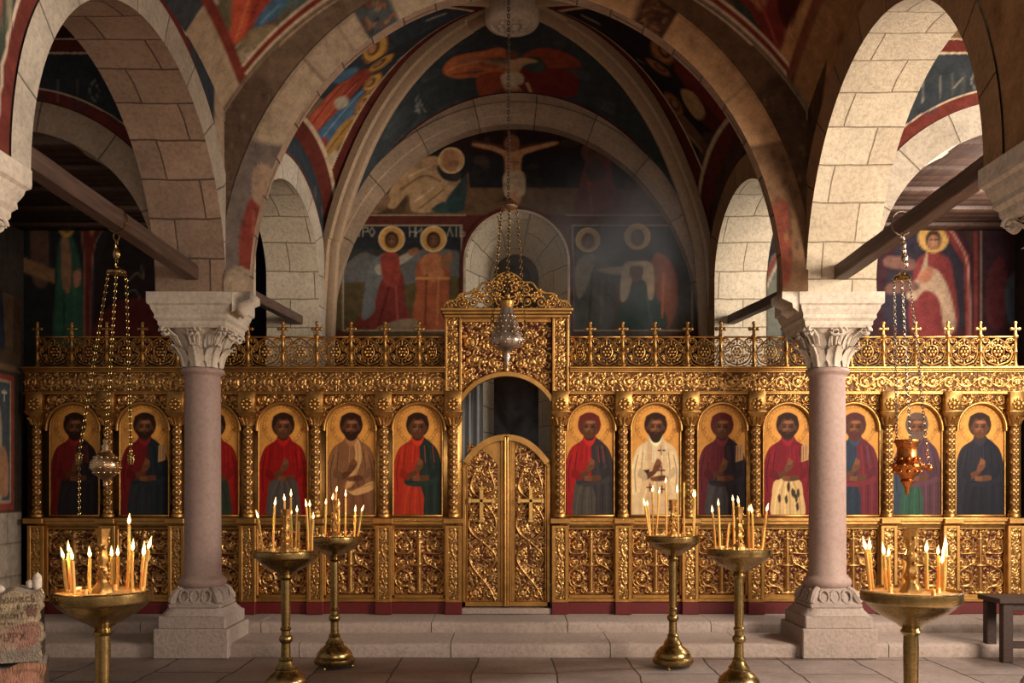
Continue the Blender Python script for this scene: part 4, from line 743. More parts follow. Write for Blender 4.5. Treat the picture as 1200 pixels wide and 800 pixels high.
def make_column(label, x, y):
    t = thing('column', label, 'column', (x, y, 0), 0, 'stone columns'); ab = .375
    b = MB(); b.box(-.33, .33, -.33, .33, 0, .262, .008); b.box(-.30, .30, -.30, .30, .258, .37, .01); b.lathe([(.30, .37), (.255, .42), (.25, .435)], 32, sq=.96, ang=pi / 32)
    b.box(-.235, .235, -.235, .235, .43, .475, .012)
    b.lathe([(.235, .47), (.215, .5), (.2, .56), (.19, .60), (.18, .62)], 32, sq=[.9, .75, .4, .1, 0], ang=pi / 32)
    for k in range(4):                                              # corner spurs and carved leaves between them
        a = pi / 4 + k * pi / 2; o = np.array([cos(a), sin(a), 0]); s = np.array([-sin(a), cos(a), 0])
        b.tube([o * .195 + [0, 0, .60], o * .25 + [0, 0, .56], o * .29 + [0, 0, .50], o * .305 + [0, 0, .475]], [.03, .04, .04, .025], 8)
        a = k * pi / 2; o = np.array([cos(a), sin(a), 0]); s = np.array([-sin(a), cos(a), 0])
        for dx in (-.10, .0, .10):
            th = np.linspace(0, 2 * pi, 15)[:-1]; b.tube([o * (.222 - .03 * (sin(q) * .5 + .5)) + s * (dx + .042 * cos(q)) + np.array([0, 0, .535 + .055 * sin(q)]) for q in th], .011, 6, closed=True)
    b.build('base', MAT['plinth'], t, 35)
    m = MB(); m.lathe([(.18, .60), (.2, .615), (.212, .64), (.212, .66), (.2, .685), (.178, .70), (.172, .71), (.166, .72)] + [(.166 - .008 * k / 6, .72 + 1.80 * k / 6) for k in range(1, 7)] + [(.162, 2.535), (.188, 2.548), (.198, 2.568), (.188, 2.59), (.160, 2.60)], 40); m.build('shaft', MAT['shaft'], t, 60)
    c = MB(); c.lathe([(.158, 2.59), (.160, 2.68), (.172, 2.77), (.20, 2.86), (.245, 2.92), (.275, 2.95)], 40, sq=[0, 0, .05, .25, .6, .85], ang=pi / 40)
    up = (0, 0, 1)
    for k in range(8):                                              # lower ring of leaves
        a = k * pi / 4 + pi / 8 * 0; o = np.array([cos(a), sin(a), 0]); s = np.array([-sin(a), cos(a), 0]); leaf(c, o * .172 + [0, 0, 2.60], o, up, s, .24, .072, 2)
        c.tube([o * .182 + [0, 0, 2.61], o * .205 + [0, 0, 2.70], o * .262 + [0, 0, 2.775], o * .30 + [0, 0, 2.79]], .011, 6)
    for k in range(8):                                              # upper leaves: corners and middles
        a = k * pi / 4 + pi / 4; cor = k % 2 == 0; o = np.array([cos(a), sin(a), 0]); s = np.array([-sin(a), cos(a), 0]); leaf(c, o * (.185 if cor else .18) + [0, 0, 2.72], o, up, s, .27 if cor else .24, .085 if cor else .06, 2)
        R = .36 if cor else .27
        th = np.linspace(0, 2 * pi * 1.3, 22); r = np.linspace(.052, .012, 22)
        for q in (-1, 1): c.tube([o * (R + rr * cos(v) * (.8 if cor else .4)) + s * (q * .022 + (0 if cor else rr * cos(v))) + np.array([0, 0, 2.90 + rr * sin(v)]) for v, rr in zip(th, r)], .012, 6)
        for dx in (-.045, 0, .045): c.tube([o * .20 + s * dx * .6 + [0, 0, 2.74], o * (.24 if not cor else .27) + s * dx + [0, 0, 2.86], o * (.28 if not cor else .345) + s * dx * .9 + [0, 0, 2.915]], .009, 5)
    c.build('capital', MAT['carved'], t, 50)
    i = MB(); prof = [(.285, 2.93), (.30, 2.955), (.302, 2.985), (.325, 3.01), (.322, 3.04), (.345, 3.085), (.352, 3.115), (.372, 3.13), (.375, 3.15), (.375, 3.23)]
    for (r0, z0), (r1, z1) in zip(prof[:-1], prof[1:]):
        V = [(-r0, -r0, z0), (r0, -r0, z0), (r0, r0, z0), (-r0, r0, z0), (-r1, -r1, z1), (r1, -r1, z1), (r1, r1, z1), (-r1, r1, z1)]; i.faces(V, [(0, 1, 5, 4), (1, 2, 6, 5), (2, 3, 7, 6), (3, 0, 4, 7)])
    r = .375; i.faces([(-r, -r, 3.23), (r, -r, 3.23), (r, r, 3.23), (-r, r, 3.23)], [(0, 1, 2, 3)]); r = .285; i.faces([(-r, -r, 2.93), (r, -r, 2.93), (r, r, 2.93), (-r, r, 2.93)], [(3, 2, 1, 0)])
    i.build('impost_block', MAT['carved'], t, 25)
    return t
make_column('pinkish stone column with carved leaf capital on the left, beside the inscribed stones', -2.79, 8.455)
make_column('pinkish stone column with brightly lit leaf capital on the right of the screen', 2.94, 8.455)
make_column('near left column, only its moulded pale impost block in view at the left edge', -2.93, 4.585)
make_column('near right column, only its shaded orange impost block in view at the right edge', 2.91, 4.585)

# ================================================================== TIE BEAMS
def beam(label, a, b, w, h):
    a, b = np.array(a), np.array(b); L = np.linalg.norm(b - a); mb = MB(); n = 14
    t = np.linspace(0, 1, n); P = a + (b - a) * t[:, None]; prof = [(-w / 2, -h / 2 + .008), (-w / 2 + .008, -h / 2), (w / 2 - .008, -h / 2), (w / 2, -h / 2 + .008), (w / 2, h / 2 - .008), (w / 2 - .008, h / 2), (-w / 2 + .008, h / 2), (-w / 2, h / 2 - .008)]
    P = P + np.random.uniform(-.003, .003, P.shape); mb.sweep(P, prof, (0, 0, 1)); o = mb.build('tie_beam', MAT['beam'], None, 30); return tag(o, label, 'beam', 'wooden tie beams under the arches', 'thing')
beam('long dark wooden tie beam under the left nave arch, brass lamp hanging from it', (-2.80, 4.80, 3.44), (-2.76, 8.12, 3.395), .12, .125)
beam('long dark wooden tie beam under the bright right nave arch', (2.86, 4.80, 3.44), (2.93, 8.12, 3.395), .12, .125)
beam('short wooden tie beam under the small left arch behind the screen', (-2.62, 8.78, 3.43), (-2.36, 10.75, 3.42), .10, .10)
beam('short wooden tie beam under the small right arch behind the screen', (2.82, 8.78, 3.43), (2.55, 10.75, 3.42), .10, .10)

# ================================================================== THE ICON SCREEN
YS = 9.34
SX = lambda px: X(px, YS); SZ = lambda py: Z(py, YS)
Z0 = .228; ZP = SZ(705); ZL0, ZL1 = SZ(697), SZ(619); ZI0, ZI1 = SZ(606), SZ(472); ZF0, ZF1 = SZ(459), SZ(436); ZC = SZ(431); ZR = SZ(394); ZT = SZ(378)
def relief(W, H, curves, blobs, res=.006, zlo=None, zhi=None, ground=-.0, fill=.011):
    """carved field: heights from stems (points, radius, amplitude) and leaf blobs; returns xs-grid P (front = -y), gilding"""
    nx = max(4, int(W / res)); nz = max(4, int(H / res)); u = np.linspace(-W / 2, W / 2, nx); v = np.linspace(0, 1, nz)
    lo = np.zeros(nx) if zlo is None else zlo(u); hi = np.full(nx, H) if zhi is None else zhi(u)
    Xg = u[:, None] + 0 * v[None]; Zg = lo[:, None] + (hi - lo)[:, None] * v[None]; Q = np.stack([Xg.ravel(), Zg.ravel()], 1); h = np.zeros(len(Q))
    for pts, r, amp in curves:
        p = np.asarray(pts, float); m = r * 1.05; idx = np.nonzero(((Q >= p.min(0) - m) & (Q <= p.max(0) + m)).all(1))[0]
        if len(idx): d = segdist(Q[idx], p); h[idx] = np.maximum(h[idx], amp * np.sqrt(np.clip(1 - (d / r) ** 2, 0, 1)))
    for (bx, bz, rx, rz, rot, amp) in blobs:
        m = max(rx, rz); idx = np.nonzero((abs(Q[:, 0] - bx) < m) & (abs(Q[:, 1] - bz) < m))[0]
        if len(idx):
            dx, dz = Q[idx, 0] - bx, Q[idx, 1] - bz; a = dx * cos(rot) + dz * sin(rot); b = -dx * sin(rot) + dz * cos(rot); d2 = (a / rx) ** 2 + (b / rz) ** 2
            h[idx] = np.maximum(h[idx], amp * np.sqrt(np.clip(1 - d2, 0, 1)) * (1 - .35 * np.exp(-(b / (rz * .22)) ** 2)))
    rs = np.random.RandomState(int(W * 1000) + int(H * 100)); amin = fill
    if fill:                                         # small leaves that fill the ground between the stems
        for k in range(int(W * float(np.max(hi)) / (.024 ** 2))):
            bx, bz = rs.uniform(-W / 2, W / 2), rs.uniform(0, float(np.max(hi))); rx, rz, rot = rs.uniform(.012, .024), rs.uniform(.005, .009), rs.uniform(0, 3.14)
            idx = np.nonzero((abs(Q[:, 0] - bx) < rx) & (abs(Q[:, 1] - bz) < rx))[0]
            if len(idx):
                dx, dz = Q[idx, 0] - bx, Q[idx, 1] - bz; a = dx * cos(rot) + dz * sin(rot); b = -dx * sin(rot) + dz * cos(rot); h[idx] = np.maximum(h[idx], fill * rs.uniform(.6, 1.2) * np.sqrt(np.clip(1 - (a / rx) ** 2 - (b / rz) ** 2, 0, 1)))
    gild = np.clip(h / .005, 0, 1)
    return np.stack([Xg, -h.reshape(nx, nz), Zg], -1), gild.reshape(nx, nz)
def relcol(g): return np.stack([g, g, g], -1)
def spiral(cx_, cz, r0, a0, turns, dirn=1, n=None, r1=.15):
    n = n or int(14 * turns) + 4; t = np.linspace(0, 1, n); r = r0 * (1 - t * (1 - r1)); a = a0 + dirn * t * turns * 2 * pi; return np.stack([cx_ + r * np.cos(a), cz + r * np.sin(a)], 1)
def scroll_with_leaves(cx_, cz, r0, a0, turns, dirn, curves, blobs, w=.012, amp=.022, lr=.026):
    s = spiral(cx_, cz, r0, a0, turns, dirn); curves.append((s, w, amp)); e = s[-1]; blobs.append((cx_, cz, r0 * .36, r0 * .36, 0, amp * 1.3))
    for k in range(5):
        a = k * 2 * pi / 5 + a0; blobs.append((cx_ + .34 * r0 * cos(a), cz + .34 * r0 * sin(a), r0 * .2, r0 * .13, a, amp * .9))
    for k in range(2, len(s) - 4, 3):
        d = s[k] - (cx_, cz); a = math.atan2(d[1], d[0]); blobs.append((s[k][0] + .012 * cos(a), s[k][1] + .012 * sin(a), lr, lr * .42, a + dirn * .9, amp * .7))
screen = thing('icon_screen', 'carved gilded church screen of arched bays with red plinth and openwork cresting', 'screen', (0, YS, 0))
GR, GO, GL_ = MAT['gilt_relief'], MAT['gilt'], MAT['gilt_lower']
PIL = [44, 127, 208, 291, 370, 450]; PIR = [730, 808, 885, 962, 1040, 1113, 1188]
GATE = [(522, 541), (646, 667)]
edgesL = PIL + [531.5]; edgesR = [656] + PIR
def inst(o, x, z=0, y=0, sx=1.0, parent=screen):
    c = copy_tree(o, parent); c.location = (x, y, z); c.scale = (sx, 1, 1); return c
BAYS = [((a + b) / 2, b - a) for a, b in zip(edgesL[:-1], edgesL[1:])] + [((a + b) / 2, b - a) for a, b in zip(edgesR[:-1], edgesR[1:])]
ppm = F / YS; BW = 80 / ppm                                     # width of the model bay
XL, XR = SX(29), SX(1200); DX0, DX1 = SX(541), SX(646)
# body behind everything (two halves, doorway left open)
mb = MB(); mb.box(XL, SX(524), .06, .20, ZP, ZC - .04); mb.box(SX(664), XR, .06, .20, ZP, ZC - .04); mb.box(SX(524), DX0 - .001, .03, .20, ZP, SZ(372)); mb.box(DX1 + .001, SX(664), .03, .20, ZP, SZ(372)); mb.build('backing', GO, screen, 0)
# plinth
mb = MB(); mb.box(XL, DX0 - .003, -.005, .18, Z0, ZP, .006); mb.box(DX1 + .003, XR, -.005, .18, Z0, ZP, .006)
for p in PIL + PIR + [531.5, 656]: mb.box(SX(p) - .085, SX(p) + .085, -.065, .0, Z0, ZP + .002, .005)
mb.build('plinth', MAT['red_plinth'], screen, 30)
# lower carved panel with urn and scrolls
W, H = .50, ZL1 - ZL0; cv, bl = [], []
for s in (-1, 1):
    for (a, b, r, a0, tn, dr) in [(.155, .16, .085, pi / 2, 1.6, s), (.150, .50, .085, -pi / 2, 1.6, -s), (.075, .045, .04, pi / 2, 1.2, -s), (.20, .325, .05, pi, 1.3, s), (.205, .62, .045, -pi / 2, 1.2, s), (.215, .045, .04, pi / 2, 1.2, s), (.085, .335, .035, 0, 1.2, -s), (.075, .63, .04, -pi / 2, 1.2, -s)]: scroll_with_leaves(s * a, b, r, a0 if s > 0 else pi - a0, tn, dr, cv, bl, .0105, .024, .022)
    cv.append((spl([(s * .03, .02), (s * .10, .08), (s * .22, .10), (s * .235, .22), (s * .14, .29), (s * .07, .33), (s * .05, .42), (s * .12, .42), (s * .23, .43), (s * .235, .56)], 6, False), .011, .026))
for k in range(70): s = random.uniform(-.24, .24); bl.append((s, random.uniform(.01, H - .01), random.uniform(.012, .024), random.uniform(.006, .010), random.uniform(0, 3.1), .010))
for (z, r) in [(.02, .05), (.06, .03), (.12, .024), (.22, .035), (.30, .05), (.34, .028), (.44, .034), (.54, .040), (.585, .025), (.63, .03), (.66, .012)]: bl.append((0, z, r, .035 if z < .6 else .03, 0, .034))
cv += [([(0, .05), (0, .60)], .026, .034), ([(-.05, .30), (.05, .30)], .012, .04), ([(-.06, .02), (.06, .02)], .016, .036), ([(-.04, .57), (.04, .57)], .010, .04)]
P, g = relief(W, H, cv, bl, .0055, fill=.0035); mb = MB(); mb.grid(P + [0, .045, 0], relcol(g))
fr = MB()
for (x0, x1, z0, z1) in [(-.30, -.245, -.01, H + .01), (.245, .30, -.01, H + .01), (-.25, .25, -.045, .006), (-.25, .25, H - .006, H + .04)]: fr.box(x0, x1, -.0, .06, z0, z1, .008)
panel = mb.build('carved_panel', GL_, screen, 180); pf = fr.build('panel_frame', GO, panel, 30)
# arch spandrel over an icon
AR = .262; zsI = ZI1 - AR
def arcz(u): return np.where(np.abs(u) < AR, zsI + np.sqrt(np.maximum(AR ** 2 - u ** 2, 0)), zsI) - zsI
SPH = ZF0 - zsI; cv, bl = [], []
for s in (-1, 1):
    scroll_with_leaves(s * .205, SPH - .075, .06, 0 if s < 0 else pi, 1.5, s, cv, bl, .010, .02, .02); scroll_with_leaves(s * .09, SPH - .04, .03, 0, 1.3, -s, cv, bl, .008, .016, .014); scroll_with_leaves(s * .29, SPH - .16, .045, pi / 2, 1.4, -s, cv, bl, .009, .018, .018)
    for k in range(26): bl.append((s * random.uniform(.0, .34), random.uniform(.1, SPH), .018, .008, random.uniform(0, 3), .010))
bl.append((0, SPH - .035, .03, .02, 0, .02))
P, g = relief(BW, SPH, cv, bl, .0065, arcz, lambda u: 0 * u + SPH); mb = MB(); mb.grid(P + [0, .012, 0], relcol(g))
tt = np.linspace(0, pi, 36); am = [(AR * cos(a), .0, AR * sin(a)) for a in tt]; spand = mb.build('carved_spandrel', GR, screen, 180)
mb = MB(); mb.tube([(AR, .0, -.02)] + am + [(-AR, .0, -.02)], .017, 8); mb.build('arch_moulding', GO, spand, 60)
# colonnette with capital between the icons
hC = zsI + .02 - ZI0; th = np.linspace(-.15, pi + .15, 26); zz = np.linspace(0, hC, 110); A, Bz = np.meshgrid(th, zz, indexing='ij')
hh = np.zeros(A.shape); u = A * .05
for k in range(9):
    zc = (k + .5) * hC / 9; ph = k % 2
    for (du, dz, rx, rz) in [(.0, 0, .018, .022), (.032, .02, .018, .016), (-.032, .02, .018, .016), (.032, -.022, .018, .014), (-.032, -.022, .018, .014), (.0, .045, .012, .016), (.055, 0, .016, .02), (-.055, 0, .016, .02)]:
        d2 = ((u - .0785 - du) / rx) ** 2 + ((A * 0 + Bz - zc - dz) / rz) ** 2; hh = np.maximum(hh, np.sqrt(np.clip(1 - d2, 0, 1)) * .012)
r = .044 + hh; mb = MB(); mb.grid(np.stack([-r * np.cos(A), -r * np.sin(A), Bz], -1), relcol(np.clip(hh / .004, .25, 1)))
col = mb.build('colonnette', GR, screen, 180)
mb = MB(); mb.lathe([(.05, 0), (.062, .005), (.064, .03), (.05, .045), (.056, .06), (.05, .072)], 16); mb.build('colonnette_base', GO, col, 50)
mb = MB(); hcap = ZF0 - (zsI + .02)
mb.lathe([(.045, 0), (.06, .006), (.055, .02), (.058, .05), (.075, .10), (.088, .13), (.09, .14)], 20, (0, 0, hC), sq=[0, 0, 0, .1, .5, .8, .9], ang=pi / 20)
for k in range(7):
    a = pi + pi * k / 6; o = np.array([cos(a), sin(a), 0]); mb.tube([o * .055 + [0, 0, hC + .02], o * .066 + [0, 0, hC + .06], o * .092 + [0, 0, hC + .09]], [.012, .014, .008], 6)
mb.box(-.095, .095, -.095, .02, hC + .14, hC + .16, .005); mb.box(-.085, .085, -.085, .02, hC + .158, hC + hcap, .006)
for k in range(8): mb.ball((.045 * cos(k * pi / 4), -.086, hC + .225 + .045 * sin(k * pi / 4)), (.02, .012, .02), 8, 5)
mb.ball((0, -.088, hC + .225), (.026, .016, .026), 10, 6)
mb.build('colonnette_capital', GR if False else GO, col, 50)
# pier panel under each colonnette
hP = SZ(615) - ZP; cv, bl = [], []
for k in range(5): scroll_with_leaves((.012 if k % 2 else -.012), .10 + k * .135, .035, pi / 2 if k % 2 else -pi / 2, 1.3, 1 if k % 2 else -1, cv, bl, .008, .012, .014); bl += [(.02 * (-1) ** k, .165 + k * .135, .012, .022, .5, .012)]
cv.append((np.stack([.022 * np.sin(np.linspace(0, 5 * pi, 40)), np.linspace(.03, hP - .05, 40)], 1), .007, .014)); 
P, g = relief(.10, hP - .06, cv, bl, .006); mb = MB(); mb.grid(P + [0, -.03, .03], relcol(np.clip(g + .35, 0, 1))); pier = mb.build('pier_panel', GR, screen, 180)
mb = MB()
for s in (-1, 1): mb.box(s * .066 - .019, s * .066 + .019, -.048, .06, 0, hP, .006)
mb.box(-.06, .06, -.046, .06, 0, .034, .005); mb.box(-.06, .06, -.046, .06, hP - .034, hP, .005); mb.box(-.062, .062, -.022, .06, .01, hP - .01); mb.build('pier_frame', GO, pier, 30)
# sill ledge piece under one icon
mb = MB(); mb.box(-BW / 2, BW / 2, -.05, .07, SZ(614), SZ(610), .004); mb.box(-BW / 2, BW / 2, -.075, .07, SZ(610.5), SZ(606), .006); mb.box(-BW / 2, BW / 2, -.0, .07, SZ(620), SZ(613.5), .004); sill = mb.build('ledge', GO, screen, 30); mb = MB(); mb.box(-BW / 2, BW / 2, -.02, .07, ZP, ZP + .04, .008); mb.build('base_rail', GO, sill, 30)
first = True
for (pc, pw) in BAYS:
    k = pw / 80
    if first: panel.location = (SX(pc), 0, ZL0); spand.location = (SX(pc), 0, zsI); sill.location = (SX(pc), 0, 0); [setattr(o, 'scale', (k, 1, 1)) for o in (panel, spand, sill)]; first = False
    else: inst(panel, SX(pc), ZL0, 0, k); inst(spand, SX(pc), zsI, 0, k); inst(sill, SX(pc), 0, 0, k)
first = True
for p in PIL + PIR:
    if first: col.location = (SX(p), -.0, ZI0); pier.location = (SX(p), 0, ZP); first = False
    else: inst(col, SX(p), ZI0, 0); inst(pier, SX(p), ZP, 0)
for p in (531.5, 656): inst(pier, SX(p), ZP, -.015); inst(col, SX(p), ZI0, -.015)
mb = MB(); mb.box(-.10, .10, -.105, .0, SZ(613), SZ(606.5), .006); lb = mb.build('ledge_break', GO, screen, 30); lb.location = (SX(656), 0, 0)
for p in PIL + PIR + [531.5]: inst(lb, SX(p))
# frieze and cornices, left and right of the gate
def frieze(xa, xb):
    W = xb - xa; H = ZF1 - ZF0; cv, bl = [], []; n = max(2, int(W / .165)); st = W / n
    for k in range(n):
        x = -W / 2 + (k + .5) * st; s = 1 if k % 2 else -1; scroll_with_leaves(x, H / 2, .055, s * pi / 2, 1.5, s, cv, bl, .009, .018, .018); bl += [(x + st / 2, H * .5 + s * .03, .03, .012, s * .8, .014), (x + st / 2, H * .5 - s * .04, .026, .010, -s * .8, .012), (x + st / 2, H * .5, .016, .016, 0, .018)]
    t = np.linspace(0, 1, n * 10); cv.append((np.stack([-W / 2 + W * t, H / 2 + .055 * np.sin(t * n * pi)], 1), .009, .016))
    P, g = relief(W, H, cv, bl, .0068); mb = MB(); mb.grid(P + [(xa + xb) / 2, -.01, ZF0], relcol(np.clip(g + .1, 0, 1))); o = mb.build('frieze', GR, screen, 180)
    mb = MB()
    for (z0, z1, y) in [(ZF0 - .03, ZF0 - .008, -.05), (ZF0 - .012, ZF0 + .006, -.03), (ZF1 - .006, ZF1 + .018, -.035), (ZF1 + .014, ZC - .012, -.065), (ZC - .016, ZC + .006, -.09)]: mb.box(xa, xb, y, .12, z0, z1, .006)
    mb.build('cornice', GO, screen, 30)
frieze(XL, SX(522)); frieze(SX(667), XR)
# cresting
CH = ZR - ZC
def cresting():
    w = .345; r = .007; mb = MB(); c = np.array([0, CH / 2])
    def T2(pts, rr=r, n=5): mb.tube([(a, 0, b) for a, b in pts], rr, n)
    for s in (-1, 1):
        T2(spl([(0, CH - .012), (s * .05, CH * .86), (s * .125, CH * .66), (s * .14, CH * .45), (s * .10, CH * .22), (0, .03)], 5, False), .009)
        T2(spl([(s * .165, CH - .02), (s * .10, CH * .93), (s * .075, CH * .82)], 5, False)); T2(spiral(s * .128, CH * .86, .028, pi / 2, 1.2, s), .006); T2(spiral(s * .14, CH * .13, .03, -pi / 2, 1.3, s), .006); T2(spl([(s * .165, CH * .5), (s * .15, CH * .33), (s * .11, CH * .12), (s * .03, .015)], 5, False), .006)
        T2(spiral(s * .06, CH * .30, .03, 0, 1.3, s), .007); T2(spiral(s * .06, CH * .72, .028, 0, 1.3, -s), .007); T2(spiral(s * .105, CH * .60, .026, pi / 2, 1.3, s), .006); T2(spiral(s * .10, CH * .40, .024, -pi / 2, 1.3, -s), .006); T2(spiral(s * .155, CH * .68, .02, pi / 2, 1.2, s), .006); T2(spiral(s * .155, CH * .32, .02, pi / 2, 1.2, -s), .006)
        for (a, b) in ((.03, .80), (.09, .80), (.12, .52), (.03, .22), (.09, .20), (.15, .90), (.16, .06), (.16, .5)): mb.ball((s * a, -.003, CH * b), (.012, .009, .014), 6, 5)
    a = np.linspace(0, 2 * pi, 19)[:-1]; mb.tube([(.062 * cos(t), 0, CH * .52 + .068 * sin(t)) for t in a], .007, 5, closed=True)
    for k in range(6):
        t = k * pi / 3; mb.ball((.034 * cos(t), 0, CH * .52 + .036 * sin(t)), (.018, .010, .018), 6, 5)
        t += pi / 6; T2([(.06 * cos(t), CH * .52 + .065 * sin(t)), (.10 * cos(t), CH * .52 + .11 * sin(t))], .006)
    mb.ball((0, 0, CH * .52), (.016, .014, .016), 8, 5); mb.ball((0, 0, CH * .88), (.014, .01, .02), 6, 5); mb.ball((0, 0, CH * .15), (.014, .01, .02), 6, 5)
    mb.box(-w / 2, w / 2, -.014, .014, CH - .012, CH + .004, .003); mb.box(-w / 2, w / 2, -.02, .02, 0, .016, .003)
    return mb.build('cresting_panel', GO, screen, 50)
def crest_post():
    mb = MB(); H = ZT - ZC; mb.lathe([(.028, 0), (.028, .03), (.018, .04), (.018, CH * .5), (.024, CH * .52), (.018, CH * .54), (.017, CH - .02), (.03, CH - .005), (.028, CH + .012), (.016, CH + .02)], 10)
    z = CH + .02; mb.tube([(0, 0, z), (0, 0, H)], [.018, .012], 6); mb.tube([(-.036, 0, z + .058), (.036, 0, z + .058)], .014, 6)
    for q in ((-.04, z + .058), (.04, z + .058), (0, H)): mb.ball((q[0], 0, q[1]), (.02, .015, .02), 8, 6)
    mb.ball((0, -.004, z + .058), .018, 8, 6); return mb.build('cresting_post', GO, screen, 50)
cp, po = cresting(), crest_post(); CP = [42.5, 83, 124, 166, 207, 248, 290, 331, 371, 411, 451, 491, 521]; CQ = [668, 692, 730, 768, 806, 845, 884, 922, 960, 998, 1036, 1074, 1112, 1150, 1191]
k = 0
for A_ in (CP, CQ):
    for p in A_[:-1] if A_ is CP else A_[1:]:
        if k == 0: po.location = (SX(p), .02, ZC)
        else: inst(po, SX(p), ZC, .02)
        k += 1
k = 0
for A_ in (CP, CQ):
    for a, b in zip(A_[:-1], A_[1:]):
        s = (SX(b) - SX(a)) / .345
        if k == 0: cp.location = (SX((a + b) / 2), .02, ZC); cp.scale = (s, 1, 1)
        else: inst(cp, SX((a + b) / 2), ZC, .02, s)
        k += 1
# gate: upright panels beside the doorway above the springing, over-door panel, cornice, crest
GW0, GW1 = SX(522), SX(667); GC = (GW0 + GW1) / 2; zg0, zg1 = SZ(459), SZ(372)
cv, bl = [], []; Hg = zg1 - zg0
for k in range(6): scroll_with_leaves(.012 * (-1) ** k, .07 + k * .125, .04, pi / 2 * (-1) ** k, 1.4, (-1) ** k, cv, bl, .009, .016, .016)
for k in range(30): bl.append((random.uniform(-.05, .05), random.uniform(0, Hg), .016, .008, random.uniform(0, 3), .009))
P, g = relief(.12, Hg, cv, bl, .006)
for (a, b) in GATE:
    mb = MB(); mb.grid(P + [SX((a + b) / 2), -.05, zg0], relcol(np.clip(g + .15, 0, 1))); o = mb.build('gate_pilaster', GR, screen, 180)
    mb = MB(); xc = SX((a + b) / 2)
    for s in (-1, 1): mb.box(xc + s * .072 - .013, xc + s * .072 + .013, -.075, .05, zg0 - .01, zg1, .005)
    mb.box(xc - .065, xc + .065, -.045, .05, zg0, zg1); mb.box(xc - .09, xc + .09, -.09, .05, zg0 - .035, zg0 + .005, .006); mb.build('gate_pilaster_frame', GO, screen, 30)
ZA, ZS_ = SZ(440), SZ(470); hwD = (DX1 - DX0) / 2; DC = (DX0 + DX1) / 2; rise = ZA - ZS_; RD = (hwD ** 2 + rise ** 2) / (2 * rise)
dz = lambda u: np.sqrt(np.maximum(RD ** 2 - np.clip(u, -hwD, hwD) ** 2, 0)) - RD + rise
cv, bl = [], []; Ho = zg1 - ZS_ - .0
for s in (-1, 1):
    for (a, b, r, a0, t, d) in [(.33, .42, .07, pi, 1.6, s), (.36, .60, .07, -pi / 2, 1.5, -s), (.20, .56, .075, 0, 1.6, s), (.13, .38, .055, pi / 2, 1.5, -s), (.24, .40, .04, 0, 1.3, s), (.07, .66, .05, -pi / 2, 1.4, s), (.38, .26, .055, pi / 2, 1.4, -s), (.22, .70, .035, 0, 1.2, s), (.40, .12, .04, 0, 1.2, s), (.02, .50, .04, 0, 1.2, s)]: scroll_with_leaves(s * a, b, r, a0 if s > 0 else pi - a0, t, d, cv, bl, .011, .026, .024)
    for k in range(40): bl.append((s * random.uniform(0, .44), random.uniform(.1, Ho), .02, .009, random.uniform(0, 3), .011))
cv.append(([(0, .3), (0, .42)], .03, .03))
P, g = relief(2 * hwD, Ho, cv, bl, .0068, dz, lambda u: 0 * u + Ho); mb = MB(); mb.grid(P + [DC, 0, ZS_], relcol(g)); mb.build('over_door_panel', GL_, screen, 180)
mb = MB(); u = np.linspace(-hwD, hwD, 40); mb.sweep([(DC + a, -.02, ZS_ + float(dz(a))) for a in u], [(-.035, -.012), (.05, -.012), (.05, .03), (.02, .045), (-.035, .03)], (0, 0, 1)); mb.build('door_arch', GO, screen, 40)
mb = MB()
mb.box(DX0, DX1, .012, .20, SZ(440) + .02, SZ(372), .0)
cx0, cx1 = SX(517), SX(670)
for (z0, z1, y, e) in [(SZ(374), SZ(370.5), -.10, .03), (SZ(370.5), SZ(367), -.125, .015), (SZ(367), SZ(363.5), -.15, 0)]: mb.box(cx0 + e, cx1 - e, y, .20, z0, z1, .006)
mb.box(DX0 + .0, DX1, -.03, .0, SZ(378), SZ(373), .004); mb.build('gate_cornice', GO, screen, 30)
# crest of the gate: openwork scrolls rising to the middle
mb = MB(); zc0 = SZ(363.5); top = lambda u: .06 + .30 * max(0, 1 - abs(u) / .66) ** 1.15
def T3(pts, r=.012, n=6, y=-.03): mb.tube([(GC + a, y, zc0 + b) for a, b in pts], r, n)
for s in (-1, 1):
    for (a, b, r, a0, t, d) in [(.57, .045, .042, pi, 1.5, -s), (.46, .06, .055, 0, 1.6, s), (.46, .13, .03, 0, 1.3, -s), (.34, .075, .065, pi, 1.6, -s), (.33, .165, .036, 0, 1.4, s), (.20, .085, .07, 0, 1.6, s), (.19, .20, .05, pi, 1.5, -s), (.07, .08, .06, pi, 1.5, -s), (.08, .22, .05, 0, 1.5, s), (.05, .31, .035, pi, 1.3, -s), (.11, .14, .035, pi, 1.3, s), (.27, .14, .03, 0, 1.3, -s), (.40, .05, .03, 0, 1.3, s), (.13, .27, .03, 0, 1.2, -s)]:
        T3(spiral(s * a, b, r, a0 if s > 0 else pi - a0, t, d), .0105); mb.ball((GC + s * a, -.035, zc0 + b), (r * .3, .018, r * .3), 8, 6)
        for k in range(5):
            q = k * 1.256 + a; mb.ball((GC + s * (a + r * 1.08 * cos(q)), -.03, zc0 + b + r * 1.08 * sin(q)), (.017, .012, .017), 6, 5)
    T3(spl([(s * .64, .03), (s * .60, .085), (s * .52, .10), (s * .47, .16), (s * .38, .17), (s * .31, .20), (s * .25, .27), (s * .16, .28), (s * .10, .34), (0, .385)], 5, False), .012); T3([(s * .66, .008), (0, .008)], .014)
mb.ball((GC, -.03, zc0 + .36), (.03, .02, .04)); mb.ball((GC, -.035, zc0 + .14), (.03, .02, .04)); mb.build('gate_crest', GO, screen, 60)
